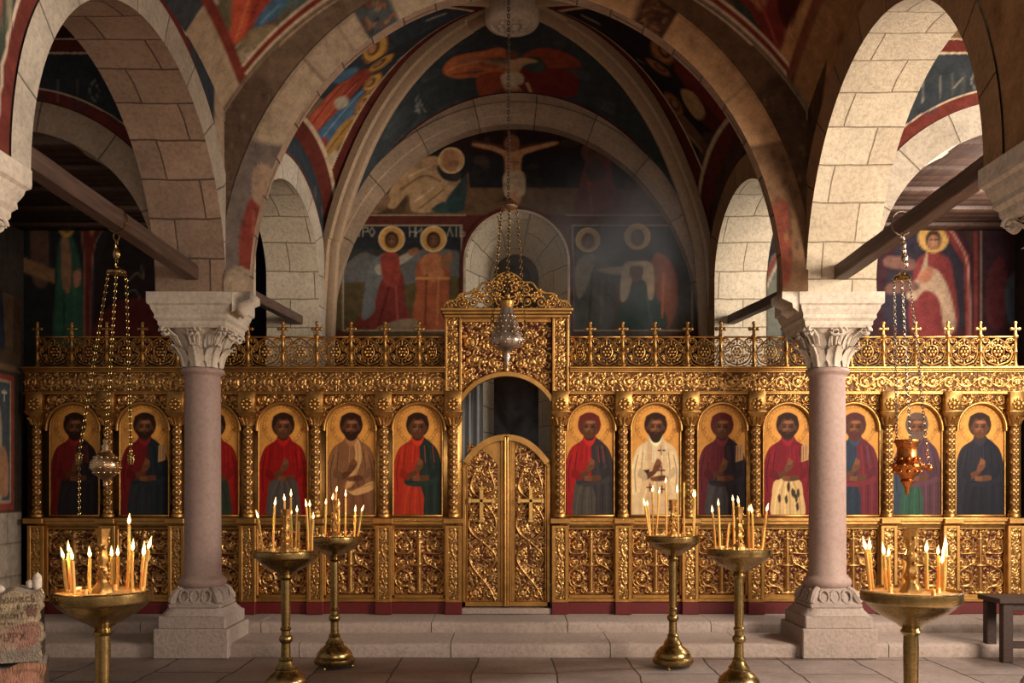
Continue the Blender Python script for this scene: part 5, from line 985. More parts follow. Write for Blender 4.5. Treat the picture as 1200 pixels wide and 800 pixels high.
# royal doors
dzt, dzb = SZ(509), SZ(711); LW = SX(593) - SX(541.5); LH = dzt - dzb
def make_leaf(s):
    """s=-1 left leaf, hinged outside; local x from the meeting edge (0) outwards"""
    topf = lambda u: LH - .30 * (np.clip(np.abs(u), 0, LW) / LW) ** 2.3
    cv, bl = [], []; c = LW / 2
    for (a, b, r, a0, t, d) in [(-.075, .13, .065, 0, 1.6, 1), (.075, .13, .065, pi, 1.6, -1), (-.07, .36, .055, 0, 1.5, -1), (.07, .36, .055, pi, 1.5, 1), (-.085, .54, .05, 0, 1.5, 1), (.085, .54, .05, pi, 1.5, -1), (-.08, .78, .06, 0, 1.5, 1), (.08, .78, .06, pi, 1.5, -1), (-.08, 1.0, .055, 0, 1.5, -1), (.08, 1.0, .055, pi, 1.5, 1), (-.06, 1.2, .06, 0, 1.5, 1), (.07, 1.19, .055, pi, 1.5, -1), (-.05, 1.38, .05, 0, 1.5, -1), (.05, 1.36, .045, pi, 1.4, 1), (0, .24, .035, 0, 1.3, 1), (0, .66, .03, 0, 1.3, 1), (0, 1.08, .035, 0, 1.3, 1), (-.06, 1.5, .03, 0, 1.2, 1)]: scroll_with_leaves(a, b, r, a0, t, d, cv, bl, .0095, .02, .02)
    for q in (-1, 1): cv.append((spl([(q * .14, .04), (q * .06, .2), (-q * .10, .40), (-q * .13, .52), (-q * .02, .64), (q * .12, .76), (q * .13, .9), (q * .02, 1.06), (-q * .12, 1.2), (-q * .06, 1.4)], 6, False), .011, .024))
    for k in range(110): bl.append((random.uniform(-.16, .16), random.uniform(.03, 1.5), .02, .008, random.uniform(0, 3), .010))
    Wf = LW - .14; tl = lambda u: topf(s * (u + 0) * 1.0 + s * (LW / 2 + .02)) - .075
    P, g = relief(Wf, LH, cv, bl, .0062, lambda u: 0 * u + .06, lambda u: tl(u), fill=.006)
    mb = MB(); mb.grid(P + [s * (LW / 2 + .02), .012, 0], relcol(np.clip(g + .05, 0, 1)))
    d = mb.build('royal_door', GL_, screen, 180); d.location = (SX(593.3), .04, dzb)
    mb = MB(); us = np.linspace(0, LW, 30); V = np.array([[(s * u, y, z) for (y, z) in ((.05, float(topf(u))), (.012, float(topf(u))), (.016, 0), (.05, 0))] for u in us]); 
    body = np.array([[(s * u, .018, 0), (s * u, .018, float(topf(u)))] for u in us]); mb.grid(body); mb.grid(body + [0, .045, 0]); mb.grid(np.array([[(s * u, .018, float(topf(u))), (s * u, .063, float(topf(u)))] for u in us]))
    mb.sweep([(s * u, .0, float(topf(u)) - .03) for u in us[:-2]], [(-.03, -.02), (.03, -.02), (.03, .04), (-.03, .04)], (0, -1, 0)); mb.tube([(s * u, -.018, float(topf(u)) - .055) for u in us], .009, 6)
    mb.box(*sorted((s * (LW - .035), s * LW)), -.02, .05, 0, float(topf(LW)), .006); mb.box(*sorted((s * .03, s * .058)), -.012, .05, 0, LH - .03, .005); mb.box(*sorted((0, s * LW)), -.02, .05, 0, .055, .006); mb.tube([(s * (LW - .045), -.01, .06), (s * (LW - .045), -.01, float(topf(LW)) - .02)], .008, 6); mb.build('door_frame', GO, d, 40)
    zc = SZ(590) - dzb; xc = s * (SX(593.3) - SX(564 if s < 0 else 0)) if s < 0 else SX(622) - SX(593.3)
    mb = MB(); 
    if s < 0: xc = SX(564) - SX(593.3)
    for (hx, hz, ox, oz) in [(.020, .17, 0, -.01), (.125, .020, 0, .03)]: mb.box(xc + ox - hx, xc + ox + hx, -.05, .0, zc + oz - hz, zc + oz + hz, .006)
    for (ox, oz, a, b) in [(0, .155, .028, .014), (0, -.175, .028, .014), (.12, .03, .014, .028), (-.12, .03, .014, .028)]: mb.box(xc + ox - a, xc + ox + a, -.054, .0, zc + oz - b, zc + oz + b, .005)
    mb.build('door_cross', MAT['polished_gilt'], d, 30); return d
dl, dr = make_leaf(-1), make_leaf(1)
mb = MB(); mb.box(-.032, .032, -.04, .03, 0, LH - .01, .008); mb.tube([(-.012, -.042, .02), (-.012, -.042, LH - .03)], .010, 8); mb.tube([(.014, -.042, .02), (.014, -.042, LH - .03)], .008, 8); mb.lathe([(.03, 0), (.042, .01), (.042, .05), (.03, .06)], 12, (0, -.0, LH * .48)); mb.lathe([(.03, 0), (.045, .012), (.03, .03)], 12, (0, 0, LH - .02))
o = mb.build('meeting_post', GO, dr, 40)
mb = MB(); mb.box(DX0, DX1, -.04, .20, Z0, SZ(712), .006); mb.build('door_sill', MAT['step'], screen, 30)

# ================================================================== ICONS
def saint(rng, robe, mantle, tunic, hair, beard=.0, veil=False, book=False, scroll=False, cross=False, side=1, dark=(96, 60, 38), bg=(224, 156, 74), patt=False, white=False):
    W, H = 2 * AR, ZI1 - ZI0; nx, nz = 92, 190; u = np.linspace(-W / 2, W / 2, nx); v = np.linspace(0, 1, nz); top = zsI - ZI0 + np.sqrt(np.maximum(AR ** 2 - u ** 2, 0))
    Xg = u[:, None] + 0 * v; Zg = top[:, None] * v; p = Paint(np.stack([Xg, Zg], -1), bg, .005)
    sh = lambda c, k: tuple(np.clip(np.array(c) * k, 0, 255))
    for k in range(40): p.ell(rng.uniform(-.26, .26), rng.uniform(0, 1.15), rng.uniform(.01, .05), rng.uniform(.01, .06), sh(bg, rng.uniform(.86, 1.06)), .35)
    hz = .93; p.ell(0, hz, .205, .205, sh(bg, 1.06)); p.ring(0, hz, .205, .006, sh(bg, .62)); p.ring(0, hz, .178, .004, sh(bg, .72))
    for k in range(28): a = k * 2 * pi / 28; p.ell(.19 * cos(a), hz + .19 * sin(a), .006, .006, sh(bg, .7))
    for (x, L) in ((-.225, 'IC'), (.17, 'XC' if side > 0 else 'OP')): p.text(glyphs(L), x, .86, .05, .005, (120, 40, 24), .8)
    q = rng.uniform
    p.T = lambda w: np.stack([np.asarray(w)[:, 0] * 1.06, np.where(np.asarray(w)[:, 1] > .34, .34 + (np.asarray(w)[:, 1] - .34) * 1.2, np.asarray(w)[:, 1])], 1)
    p.poly([(-.235, 0), (-.225, .2), (-.25, .36), (-.225, .52), (-.175, .64), (-.08, .70), (-.04, .745), (.05, .745), (.09, .70), (.18, .64), (.225, .52), (.25, .36), (.225, .2), (.235, 0)], robe)
    p.poly([(-.14, 0), (-.15, .22), (-.11, .37), (.11, .37), (.15, .22), (.15, 0)], tunic)
    for k in range(6): x = -.11 + k * .044; p.line([(x * .5, .36), (x, .2), (x * 1.15, .01)], .010, sh(tunic, .72 if k % 2 else 1.22), .8)
    # sleeves hanging at both sides
    for s in (-1, 1): p.poly([(s * .15, .62), (s * .225, .50), (s * .25, .34), (s * .22, .22), (s * .16, .25), (s * .13, .38), (s * .12, .5)], sh(robe, 1.06)); p.line([(s * .17, .58), (s * .20, .44), (s * .19, .26)], .010, sh(robe, .66)); p.line([(s * .215, .5), (s * .235, .36), (s * .215, .24)], .008, sh(robe, 1.3)); p.line([(s * .12, .60), (s * .135, .48), (s * .125, .36)], .009, sh(robe, .62))
    if mantle is not None:
        s = side; p.poly([(s * .03, .73), (s * .16, .66), (s * .22, .54), (s * .245, .36), (s * .235, .1), (s * .225, 0), (s * .07, 0), (s * .06, .2), (s * .02, .36), (s * .02, .55)], mantle)
        for k in range(4): x = s * (.085 + .038 * k); p.line([(x * .7, .66), (x, .4), (x * 1.02, .03)], .009, sh(mantle, .66 if k % 2 else 1.35), .8)
        p.poly([(-s * .12, .37), (s * .02, .40), (s * .16, .42), (s * .2, .36), (s * .05, .31), (-s * .1, .32)], sh(mantle, 1.12)); p.line([(-s * .12, .345), (s * .1, .37)], .008, sh(mantle, .65))
    if scroll:
        p.poly([(.02, .73), (.08, .69), (.10, .55), (.05, .42), (.02, .33), (-.04, .28), (.0, .26), (.08, .30), (.21, .36), (.21, .28), (.05, .22), (-.02, .25), (-.06, .30), (0, .45), (.04, .58)], (222, 170, 110)); p.line([(.06, .68), (.06, .5), (0, .3)], .008, (170, 120, 74)); p.line([(.0, .27), (.18, .33)], .008, (170, 120, 74))
    if white:
        for s in (-1, 1): p.poly([(s * .03, .73), (s * .08, .71), (s * .075, .4), (s * .09, .02), (s * .03, .02), (s * .02, .4)], (216, 176, 130) if s < 0 else (222, 186, 140))
        for (x, z) in ((.055, .62), (.055, .45), (.06, .28), (-.055, .3)): p.line([(x - .03, z), (x + .03, z)], .016, (104, 36, 28), 1, False); p.line([(x, z - .035), (x, z + .035)], .014, (104, 36, 28), 1, False)
        p.poly([(-.16, .40), (-.06, .41), (-.06, .46), (-.16, .45)], (60, 36, 28), 1, False)
    if patt:
        for k in range(9): x, z = q(-.1, .12), q(.03, .34); p.poly([(x, z), (x + .02, z + .03), (x + .03, z - .03), (x + .012, z - .06)], sh(tunic, .3))
    for k in range(10): x = q(-.15, .15); p.line([(x, .66), (x * 1.15 + q(-.01, .01), .52)], .005, sh(robe, 1.45), .5)
    # hands
    sk = dark; hl = sh(dark, 1.6)
    p.poly([(-.10, .37), (-.03, .40), (.03, .46), (.035, .50), (.01, .49), (-.03, .45), (-.10, .42)], sk); p.poly([(-.03, .44), (.025, .45), (.055, .50), (.045, .535), (.015, .545), (-.015, .50)], sh(sk, 1.15))
    for k in range(4): p.line([(.0 + .010 * k, .50), (.012 + .011 * k, .555 - .008 * k)], .007, hl, .8)
    p.poly([(.13, .38), (.06, .36), (-.03, .36), (-.05, .385), (.0, .40), (.08, .41)], sk)
    for k in range(4): p.line([(.02, .365 + .011 * k), (-.045, .368 + .009 * k)], .006, hl, .7)
    p.poly([(-.17, .40), (-.09, .37), (-.09, .42), (-.15, .47)], sh(robe, .85)); p.poly([(.19, .42), (.12, .37), (.12, .42), (.17, .48)], sh(mantle or robe, .9))
    if book: p.poly([(side * .13, .52), (side * .20, .54), (side * .205, .68), (side * .135, .66)], (196, 150, 100), 1, False); p.line([(side * .15, .54), (side * .152, .65)], .006, (110, 60, 40)); p.line([(side * .175, .55), (side * .178, .66)], .006, (110, 60, 40))
    if cross: p.line([(-.01, .5), (-.01, .64)], .014, (236, 206, 150)); p.line([(-.045, .60), (.025, .60)], .012, (236, 206, 150))
    # collar, neck, head
    p.poly([(-.055, .745), (.055, .745), (.04, .68), (0, .655), (-.04, .68)], sh(robe, 1.3)); p.poly([(-.042, .82), (.042, .82), (.05, .73), (0, .70), (-.05, .73)], sh(dark, .72))
    p.T = lambda w: w
    p.ell(0, .935, .118, .128, hair)
    if veil: p.poly([(-.12, .93), (-.11, .78), (-.07, .72), (.07, .72), (.11, .78), (.12, .93), (.08, 1.04), (-.08, 1.04)], hair)
    p.ell(0, .905, .080, .108, dark)
    p.ell(0, .93, .058, .05, sh(dark, 1.15)); p.ell(-.03, .885, .022, .03, sh(dark, 1.25)); p.ell(.03, .885, .022, .03, sh(dark, 1.25)); p.ell(.012, .962, .05, .016, sh(dark, 1.75), .85); p.ell(.045, .90, .016, .05, sh(dark, .7), .6); p.ell(-.02, .89, .03, .012, sh(dark, 1.6), .6)
    for s in (-1, 1): p.ell(s * .082, .90, .012, .026, sh(dark, .9)); p.line([(s * .014, .933), (s * .035, .94), (s * .054, .93)], .007, sh(hair, .8)); p.ell(s * .034, .915, .017, .009, sh(dark, .45))
    p.line([(0, .93), (.004, .885)], .012, sh(dark, 1.5)); p.line([(.008, .925), (.014, .882), (0, .876)], .006, sh(dark, .6)); p.line([(-.022, .852), (0, .856), (.022, .852)], .008, (104, 44, 34))
    if beard: p.poly([(-.078, .89), (-.05, .865), (-.024, .868), (0, .862), (.024, .868), (.05, .865), (.078, .89), (.07, .83), (.03, .83 - beard), (-.03, .83 - beard), (-.07, .83)], sh(hair, 1.05)); p.line([(-.018, .85), (.018, .85)], .007, (104, 50, 38))
    p.poly([(-.08, .95), (-.05, 1.0), (0, .985), (.05, 1.0), (.08, .95), (.10, 1.02), (0, 1.055), (-.10, 1.02)], hair)
    p.c[((Zg < .012)).ravel()] = lin(sh(bg, .5))
    return Xg, Zg, p.c.reshape(nx, nz, 3), top, u
KH, GY = (52, 30, 20), (104, 84, 72)
ICONS = [   # px, robe, mantle, tunic, hair, options, label
    (86, (120, 34, 30), (40, 34, 36), (46, 42, 44), KH, dict(beard=.05, side=1), 'saint in dark red robe and black skirt, icon nearest the left end of the screen'),
    (168, (110, 26, 26), (34, 40, 44), (44, 46, 48), KH, dict(beard=.03, book=True, side=1), 'bearded saint in red with black cloak, icon just left of the left column'),
    (250, (150, 30, 26), None, (52, 60, 46), KH, dict(beard=.02), 'saint in crimson robe, icon half hidden behind the left column'),
    (331, (150, 24, 22), None, (84, 74, 70), KH, dict(beard=.0), 'youthful saint in plain bright red robe over grey skirt, icon above the left candles'),
    (411, (140, 96, 62), None, (130, 84, 56), KH, dict(beard=.05, scroll=True), 'saint in brown robe with pale sash and open scroll, icon above the left candles'),
    (489, (170, 48, 30), (38, 50, 44), (180, 56, 34), KH, dict(beard=.0, side=1), 'saint in orange red robe with dark green cloak, icon just left of the royal doors'),
    (691, (160, 34, 34), (58, 52, 52), (80, 74, 66), (110, 40, 34), dict(beard=.0, side=1), 'saint in red with headcloth and dark grey skirt, icon just right of the royal doors'),
    (769, (232, 200, 150), None, (226, 190, 140), KH, dict(beard=.07, white=True), 'bishop saint in cream vestments with dark crosses, icon behind the right candles'),
    (847, (100, 36, 42), (46, 40, 46), (80, 74, 74), (104, 36, 40), dict(beard=.0, side=1, book=True), 'saint in maroon cloak with red headcloth and dark blue sash, icon above the right candles'),
    (924, (124, 26, 38), None, (226, 184, 124), KH, dict(beard=.03, book=True, patt=True, side=1), 'saint in crimson over cream robe with dark markings, icon left of the right column'),
    (1003, (46, 56, 72), (108, 40, 48), (42, 52, 68), (88, 46, 42), dict(beard=.06, side=1), 'saint in blue robe and red cloak, icon half hidden behind the right column'),
    (1076, (54, 66, 80), (86, 54, 62), (50, 84, 66), GY, dict(beard=.08, side=1), 'grey haired saint in blue and green robe, icon behind the right hanging lamp'),
    (1150, (38, 36, 44), (30, 30, 40), (30, 30, 38), KH, dict(beard=.0, side=1), 'young saint in very dark blue robe, icon nearest the right end of the screen')]
for i, (px, robe, mantle, tunic, hair, kw, lab) in enumerate(ICONS):
    rng = random.Random(100 + i); sh = (lambda c: c)
    Xg, Zg, C, top, u = saint(rng, robe, mantle, tunic, hair, **kw)
    ic = thing('icon_painting', lab, 'icon', (SX(px), YS + .03, ZI0 + .004), 0, 'arched saint icons in the screen')
    mb = MB(); mb.grid(np.stack([Xg, 0 * Xg + .0, Zg], -1), C); mb.grid(np.stack([Xg, 0 * Xg + .026, Zg], -1), C * .3, flip=True); mb.grid(np.stack([np.stack([u, 0 * u, top], -1), np.stack([u, 0 * u + .026, top], -1)], 1), np.tile(lin((150, 100, 40)), (len(u) * 2, 1)))
    mb.build('painted_panel', MAT['icon'], ic, 180)
    mb = MB(); R = AR - .012; zs = zsI - ZI0; path = [(-R, -.006, .012)] + [(-R, -.006, zs * k) for k in (.3, .6, .9)] + [(-R * cos(a), -.006, zs + R * sin(a)) for a in np.linspace(0, pi, 30)] + [(R, -.006, zs * k) for k in (.9, .6, .3)] + [(R, -.006, .012)]
    mb.tube(path, .010, 8); mb.box(-R - .01, R + .01, -.02, .01, .0, .024, .005); mb.build('frame', GO, ic, 50)
# ================================================================== CANDLE STANDS
def make_stand(label, x, d, h, R=.23):
    t = thing('candle_stand', label, 'candle stand', (x, d, 0), random.uniform(-.3, .3), 'brass candle stands')
    b = MB(); b.lathe([(.165, .03), (.172, .045), (.168, .07), (.150, .085), (.152, .10), (.140, .125), (.112, .155), (.085, .175), (.075, .19), (.078, .20), (.058, .225), (.045, .25), (.05, .262), (.036, .28)], 32); b.lathe([(.15, .028), (.16, .04)], 32); o = b.build('base', MAT['brass'], t, 40)
    for k in range(3):
        a = k * 2 * pi / 3 + pi / 2 + .5; f = MB(); f.lathe([(.012, 0), (.018, .004), (.014, .02), (.02, .034), (.022, .05)], 10, (.148 * cos(a), .148 * sin(a), 0)); f.build('foot', MAT['brass'], t, 50)
    s = MB(); s.lathe([(.036, .275), (.034, .33), (.033, .38), (.045, .392), (.05, .41), (.045, .428), (.033, .44), (.032, .47), (.040, .48), (.040, .49), (.031, .50), (.034, .6), (.036, .75), (.034, h - .22), (.04, h - .215), (.050, h - .20), (.04, h - .185), (.034, h - .17)], 24); s.build('stem', MAT['brass'], t, 40)
    w = MB(); w.lathe([(.034, h - .185), (.052, h - .175), (.072, h - .160), (.115, h - .138), (.16, h - .110), (.195, h - .082), (R - .018, h - .062), (R - .008, h - .056), (R, h - .052), (R + .003, h - .045), (R, h - .006), (R + .005, h), (R - .004, h + .002), (R - .006, h - .016), (R - .03, h - .018)], 48, cap=False); w.build('bowl', MAT['brass'], t, 35)
    q = MB(); n = 40; P = []
    for r in np.linspace(0.003, R - .008, 9): P.append([(r * cos(a), r * sin(a), h - .012 + random.uniform(-.003, .004)) for a in np.arange(n) * 2 * pi / n])
    P = np.array(P).transpose(1, 0, 2); q.grid(P, closed_u=True); sd = q.build('sand', MAT['sand'], t, 180)
    f = MB(); f.lathe([(.05, h - .012), (.042, h + .02), (.026, h + .035), (.02, h + .06), (.03, h + .075), (.024, h + .095), (.018, h + .13), (.028, h + .15), (.022, h + .17), (.017, h + .20), (.026, h + .225), (.022, h + .24), (.03, h + .27), (.036, h + .30), (.03, h + .301), (.02, h + .29)], 18, wob=.10, wn=6)
    for k in range(26): a = random.uniform(0, 6.28); z = random.uniform(.02, .26); f.ball((.027 * cos(a), .027 * sin(a), h + z), (.009, .009, .012), 6, 5)
    f.build('finial', MAT['gilt'], t, 60)
    return t
STANDS = {   # key: px of the axis, depth, rim height, finial height factor, phrase
    'A': (120.5, 4.48, 1.03, 'near left brass stand'), 'B': (335, 6.75, 1.06, 'front stand of the left pair'), 'C': (392, 7.80, 1.105, 'back stand of the left pair'),
    'D': (788.5, 7.80, 1.11, 'back stand of the right pair'), 'E': (866, 6.75, 1.075, 'front stand of the right pair'), 'F': (1067.5, 4.48, 1.03, 'near right brass stand')}
SLAB = {'A': 'brass candle stand nearest the inscribed stones at the left', 'B': 'brass candle stand in front of the pair left of the royal doors', 'C': 'brass candle stand with feet, behind its neighbour left of the royal doors', 'D': 'brass candle stand with feet, behind its neighbour right of the royal doors', 'E': 'brass candle stand in front of the pair right of the royal doors', 'F': 'brass candle stand nearest the bench, in front of the right column'}
CAND = {   # base px, base py, flame px, flame py, lit
    'A': [(71, 694, 66.6, 650, 1), (87, 696, 85, 651.5, 1), (92, 687, 89.7, 642.7, 1), (107.5, 686, 108, 649, 1), (131, 687, 131, 648, 1), (137, 684, 138, 647, 1), (149, 690, 151, 610, 1), (155.5, 691, 155.4, 641, 1), (167, 688, 170, 647, 1), (172, 687, 177.5, 639, 1)],
    'B': [(307, 641, 301.6, 604, 1), (321, 644, 323, 589.5, 1), (334.5, 637, 333.5, 584, 1), (338, 638, 341, 579, 1), (342, 641, 341, 600, 1), (346.6, 642, 348, 597, 1), (351, 640, 350, 607, 0), (362, 640, 360, 591, 1), (366.5, 639, 365, 591, 1), (368, 640, 369.5, 605, 1)],
    'C': [(381, 626, 382, 588.5, 1), (388, 627, 389.5, 583, 1), (391, 624, 394, 574, 1), (397, 626, 397, 590, 1), (404.5, 625, 405, 579.5, 1), (415.6, 624, 417, 597.5, 1), (423, 624, 427.6, 596.6, 1)],
    'D': [(756.5, 623, 751, 590, 1), (760, 624, 757, 590, 1), (764, 622, 763.6, 573.5, 1), (768, 624, 772, 575.6, 1), (781, 622, 780, 563, 1), (795, 625, 793.6, 574.4, 1), (801.4, 623, 801, 562, 0), (814, 623, 814.6, 580, 1), (818, 622, 820, 580, 1)],
    'E': [(837, 639, 833.5, 597.5, 1), (843.4, 640, 841.9, 590, 1), (851.5, 640, 854.5, 609, 0), (860.5, 636, 859, 584.6, 1), (867, 636, 865.6, 587, 1), (877.6, 640, 877, 596, 1), (881, 640, 880, 598, 1), (893.5, 639, 898.9, 596, 1)],
    'F': [(1016, 689, 1010.6, 639.5, 1), (1021, 687, 1017, 640, 1), (1039, 691, 1036, 645.5, 1), (1042, 687, 1041, 647.6, 1), (1058, 690, 1060.4, 652, 1), (1072, 690, 1072, 651.5, 1), (1086.5, 693, 1085.6, 642.5, 1), (1090.5, 690, 1090.4, 645.5, 1), (1094, 688, 1093, 656, 1), (1105, 692, 1105, 660, 0), (1112.5, 691, 1113, 647, 1), (1115.5, 690, 1118, 650, 1), (1118, 688, 1121, 639.5, 1)]}
ORD = ['first', 'second', 'third', 'fourth', 'fifth', 'sixth', 'seventh', 'eighth', 'ninth', 'tenth', 'eleventh', 'twelfth', 'thirteenth']
def flame_mesh():
    mb = MB(); mb.lathe([(.0008, -.002), (.0045, .003), (.0068, .010), (.0066, .017), (.0045, .027), (.0022, .037), (.0006, .046)], 12); o = mb.build('flame', MAT['flame'], None, 180); me = o.data; bpy.data.objects.remove(o); return me
FLAME = flame_mesh()
LIGHT = bpy.data.lights.new('candle_light', 'POINT'); LIGHT.energy = 9; LIGHT.color = (1.0, .50, .16); LIGHT.shadow_soft_size = .006
def candle(label, x, y, z, top, r, lit, group):
    """wax taper from (x,y,z) to top; wick and flame are its parts"""
    b = np.array([0, 0, 0.]); t = np.array([top[0] - x, top[1] - y, top[2] - z]); mb = MB(); s = np.linspace(0, 1, 9); bow = np.array([random.uniform(-.004, .004), random.uniform(-.004, .004), 0])
    pts = [t * k + bow * sin(pi * k) for k in s]; mb.tube(pts, [r * (1.05 - .12 * k) for k in s], 10)
    for k in range(random.randint(1, 3)): a = random.uniform(0, 6.28); mb.tube([t * q + np.array([r * cos(a), r * sin(a), 0]) * .95 for q in np.linspace(.98, random.uniform(.5, .85), 4)], [.0016, .0018, .002, .0024], 5)
    o = mb.build('candle', MAT['wax'], None, 60); o.location = (x, y, z); tag(o, label, 'candle', group, 'thing')
    w = MB(); w.tube([t, t + [.0006, 0, .006], t + [.0012, 0, .011]], .0011, 5); w.build('wick', MAT['wick'], o, 60)
    if lit:
        f = bpy.data.objects.new('flame', FLAME); COL.objects.link(f); f.parent = o; f.location = t + [.0, 0, .006]; lean = t[0] / max(t[2], .05); f.rotation_euler = (random.uniform(-.1, .1), lean * 1.6 + random.uniform(-.08, .12), 0); k = random.uniform(1.05, 1.35); f.scale = (k, k, k * random.uniform(.9, 1.2))
        l = bpy.data.objects.new('candle_light', LIGHT); COL.objects.link(l); l.parent = o; l.location = t + [0, 0, .022]
for key, (px, d, h, ph) in STANDS.items():
    make_stand(SLAB[key], X(px, d), d, h); zt_ = h - .014; grp = 'candles on the ' + ph; R = .215
    for i, (bx, by, fx, fy, lit) in enumerate(CAND[key]):
        dc = F * (EYE - zt_) / (by - HY); dc = min(max(dc, d - .17), d + .17); x = X(bx, dc); rr = math.hypot(x - X(px, d), dc - d)
        if rr > R - .02:
            dx = x - X(px, d); dx = max(-R + .03, min(R - .03, dx)); x = X(px, d) + dx; lim = math.sqrt(max((R - .02) ** 2 - dx * dx, 0)); dc = d + max(-lim, min(lim, dc - d))
        if math.hypot(x - X(px, d), dc - d) < .06: dc = d - .065
        top = (x + X(fx, dc) - X(bx, dc), dc, Z(fy, dc) - .022); tall = top[2] - zt_; lab = '%s%s taper candle, %s from the left on the %s' % ('tall ' if tall > .24 else 'short ' if tall < .13 else '', 'burning' if lit else 'unlit', ORD[i], ph)
        candle(lab, x, dc, zt_ - .004, top, .0088 if key in 'AF' else .0085, lit, grp)
    for k in range(9):
        a = random.uniform(0, 6.28); rr = random.uniform(.08, .19); x, y = X(px, d) + rr * cos(a), d + rr * sin(a); hh = random.uniform(.012, .035); mb = MB(); mb.lathe([(.016, 0), (.014, .006), (.0095, .010), (.009, hh), (.006, hh + .002)], 10, wob=.12, wn=3); o = mb.build('candle_stub', MAT['wax'], None, 50); o.location = (x, y, zt_ - .003)
        tag(o, 'melted wax candle stub in the tray of the ' + ph, 'candle stub', 'wax stubs on the ' + ph, 'thing')

# ================================================================== HANGING LAMPS
def chain(mb, a, b, pitch=.024, r=.0032, sag=0):
    a, b = np.array(a, float), np.array(b, float); L = np.linalg.norm(b - a); n = max(2, int(L / pitch)); d = (b - a) / L; ref = np.array([0, 1., 0]) if abs(d[1]) < .9 else np.array([1., 0, 0]); u = np.cross(d, ref); u /= np.linalg.norm(u); v = np.cross(d, u); th = np.arange(8) * pi / 4
    for k in range(n):
        c = a + d * L * (k + .5) / n; s = u if k % 2 else v; mb.tube([c + d * (.68 * pitch * cos(t)) + s * (.36 * pitch * sin(t)) for t in th], r, 4, closed=True)
def lamp_left():
    x, y = -2.77, 6.54; t = thing('hanging_lamp', 'gilt hanging oil lamp with round pierced bulb, hung by chains from the left tie beam', 'lamp', (x, y, 0), 0, 'hanging lamps'); zb = 3.36
    h = MB(); h.tube([(.075 * cos(a), 0, 3.415 + .085 * sin(a)) for a in np.linspace(0, 2 * pi, 20)[:-1]], .006, 6, closed=True); h.tube([(.022 * cos(a), 0, 3.30 + .03 * sin(a)) for a in np.linspace(0, 2 * pi, 12)[:-1]], .006, 6, closed=True); chain(h, (0, 0, 3.275), (0, 0, 3.08), .05, .008); h.ball((0, 0, 3.18), (.022, .022, .04)); h.build('hook', MAT['brass'], t, 60)
    dsc = MB(); dsc.lathe([(.012, 3.09), (.03, 3.075), (.06, 3.06), (.066, 3.05), (.062, 3.035), (.03, 3.03)], 24); [dsc.ball((.06 * cos(a), .06 * sin(a), 3.035), .012, 8, 6) for a in (pi, -.6, .8)]; dsc.build('chain_disc', MAT['brass'], t, 45)
    zt0 = Z(530, y); 
    for (ax, ay, bx, by, bz) in ((-.06, 0, X(93, y) - x, .0, zt0), (.02, -.05, X(124, y) - x + .0, -.0, zt0 + .09), (.055, .035, X(152, y) - x, .02, zt0)): c = MB(); chain(c, (ax, ay, 3.035), (bx, by, bz)); c.build('chain', MAT['brass'], t, 60)
    for bx, by in ((X(93, y) - x, 0), (X(152, y) - x, .02)):
        p = MB(); p.ball((bx, by, zt0 - .01), .018, 8, 6)
        for k in range(5): a = k * 1.256; p.tube([(bx + .012 * cos(a), by + .012 * sin(a), zt0 - .02), (bx + .02 * cos(a), by + .02 * sin(a), zt0 - .05), (bx + .012 * cos(a), by + .012 * sin(a), zt0 - .085)], .005, 5)
        p.ball((bx - .02, by, zt0 - .02), .01, 6, 5); p.ball((bx + .02, by, zt0 - .02), .01, 6, 5); p.build('pendant', MAT['brass'], t, 60)
    c = MB(); chain(c, (X(93, y) - x, 0, zt0 - .08), (X(93, y) - x, 0, Z(604, y)), .022); c.build('chain', MAT['brass'], t, 60)
    zc = Z(545, y); b = MB(); b.lathe([(.008, zt0 + .10), (.02, zt0 + .085), (.016, zt0 + .06), (.03, zt0 + .045), (.024, zt0 + .02), (.045, zc + .085)], 20)
    b.lathe([(.045, zc + .09), (.075, zc + .06), (.10, zc + .02), (.106, zc), (.10, zc - .025), (.075, zc - .065), (.04, zc - .09), (.02, zc - .105), (.014, zc - .13), (.02, zc - .14), (.004, zc - .165)], 28, wob=.05, wn=10)
    for j, rr in enumerate((.08, .1, .103, .085)):
        for k in range(12): a = (k + .5 * (j % 2)) * pi / 6; b.ball(((rr - .006) * cos(a), (rr - .006) * sin(a), zc + .055 - j * .036), (.013, .013, .012), 6, 5)
    o = b.build('bulb', MAT['pale_gilt'], t, 60); o.location = (X(124, y) - x, 0, 0)
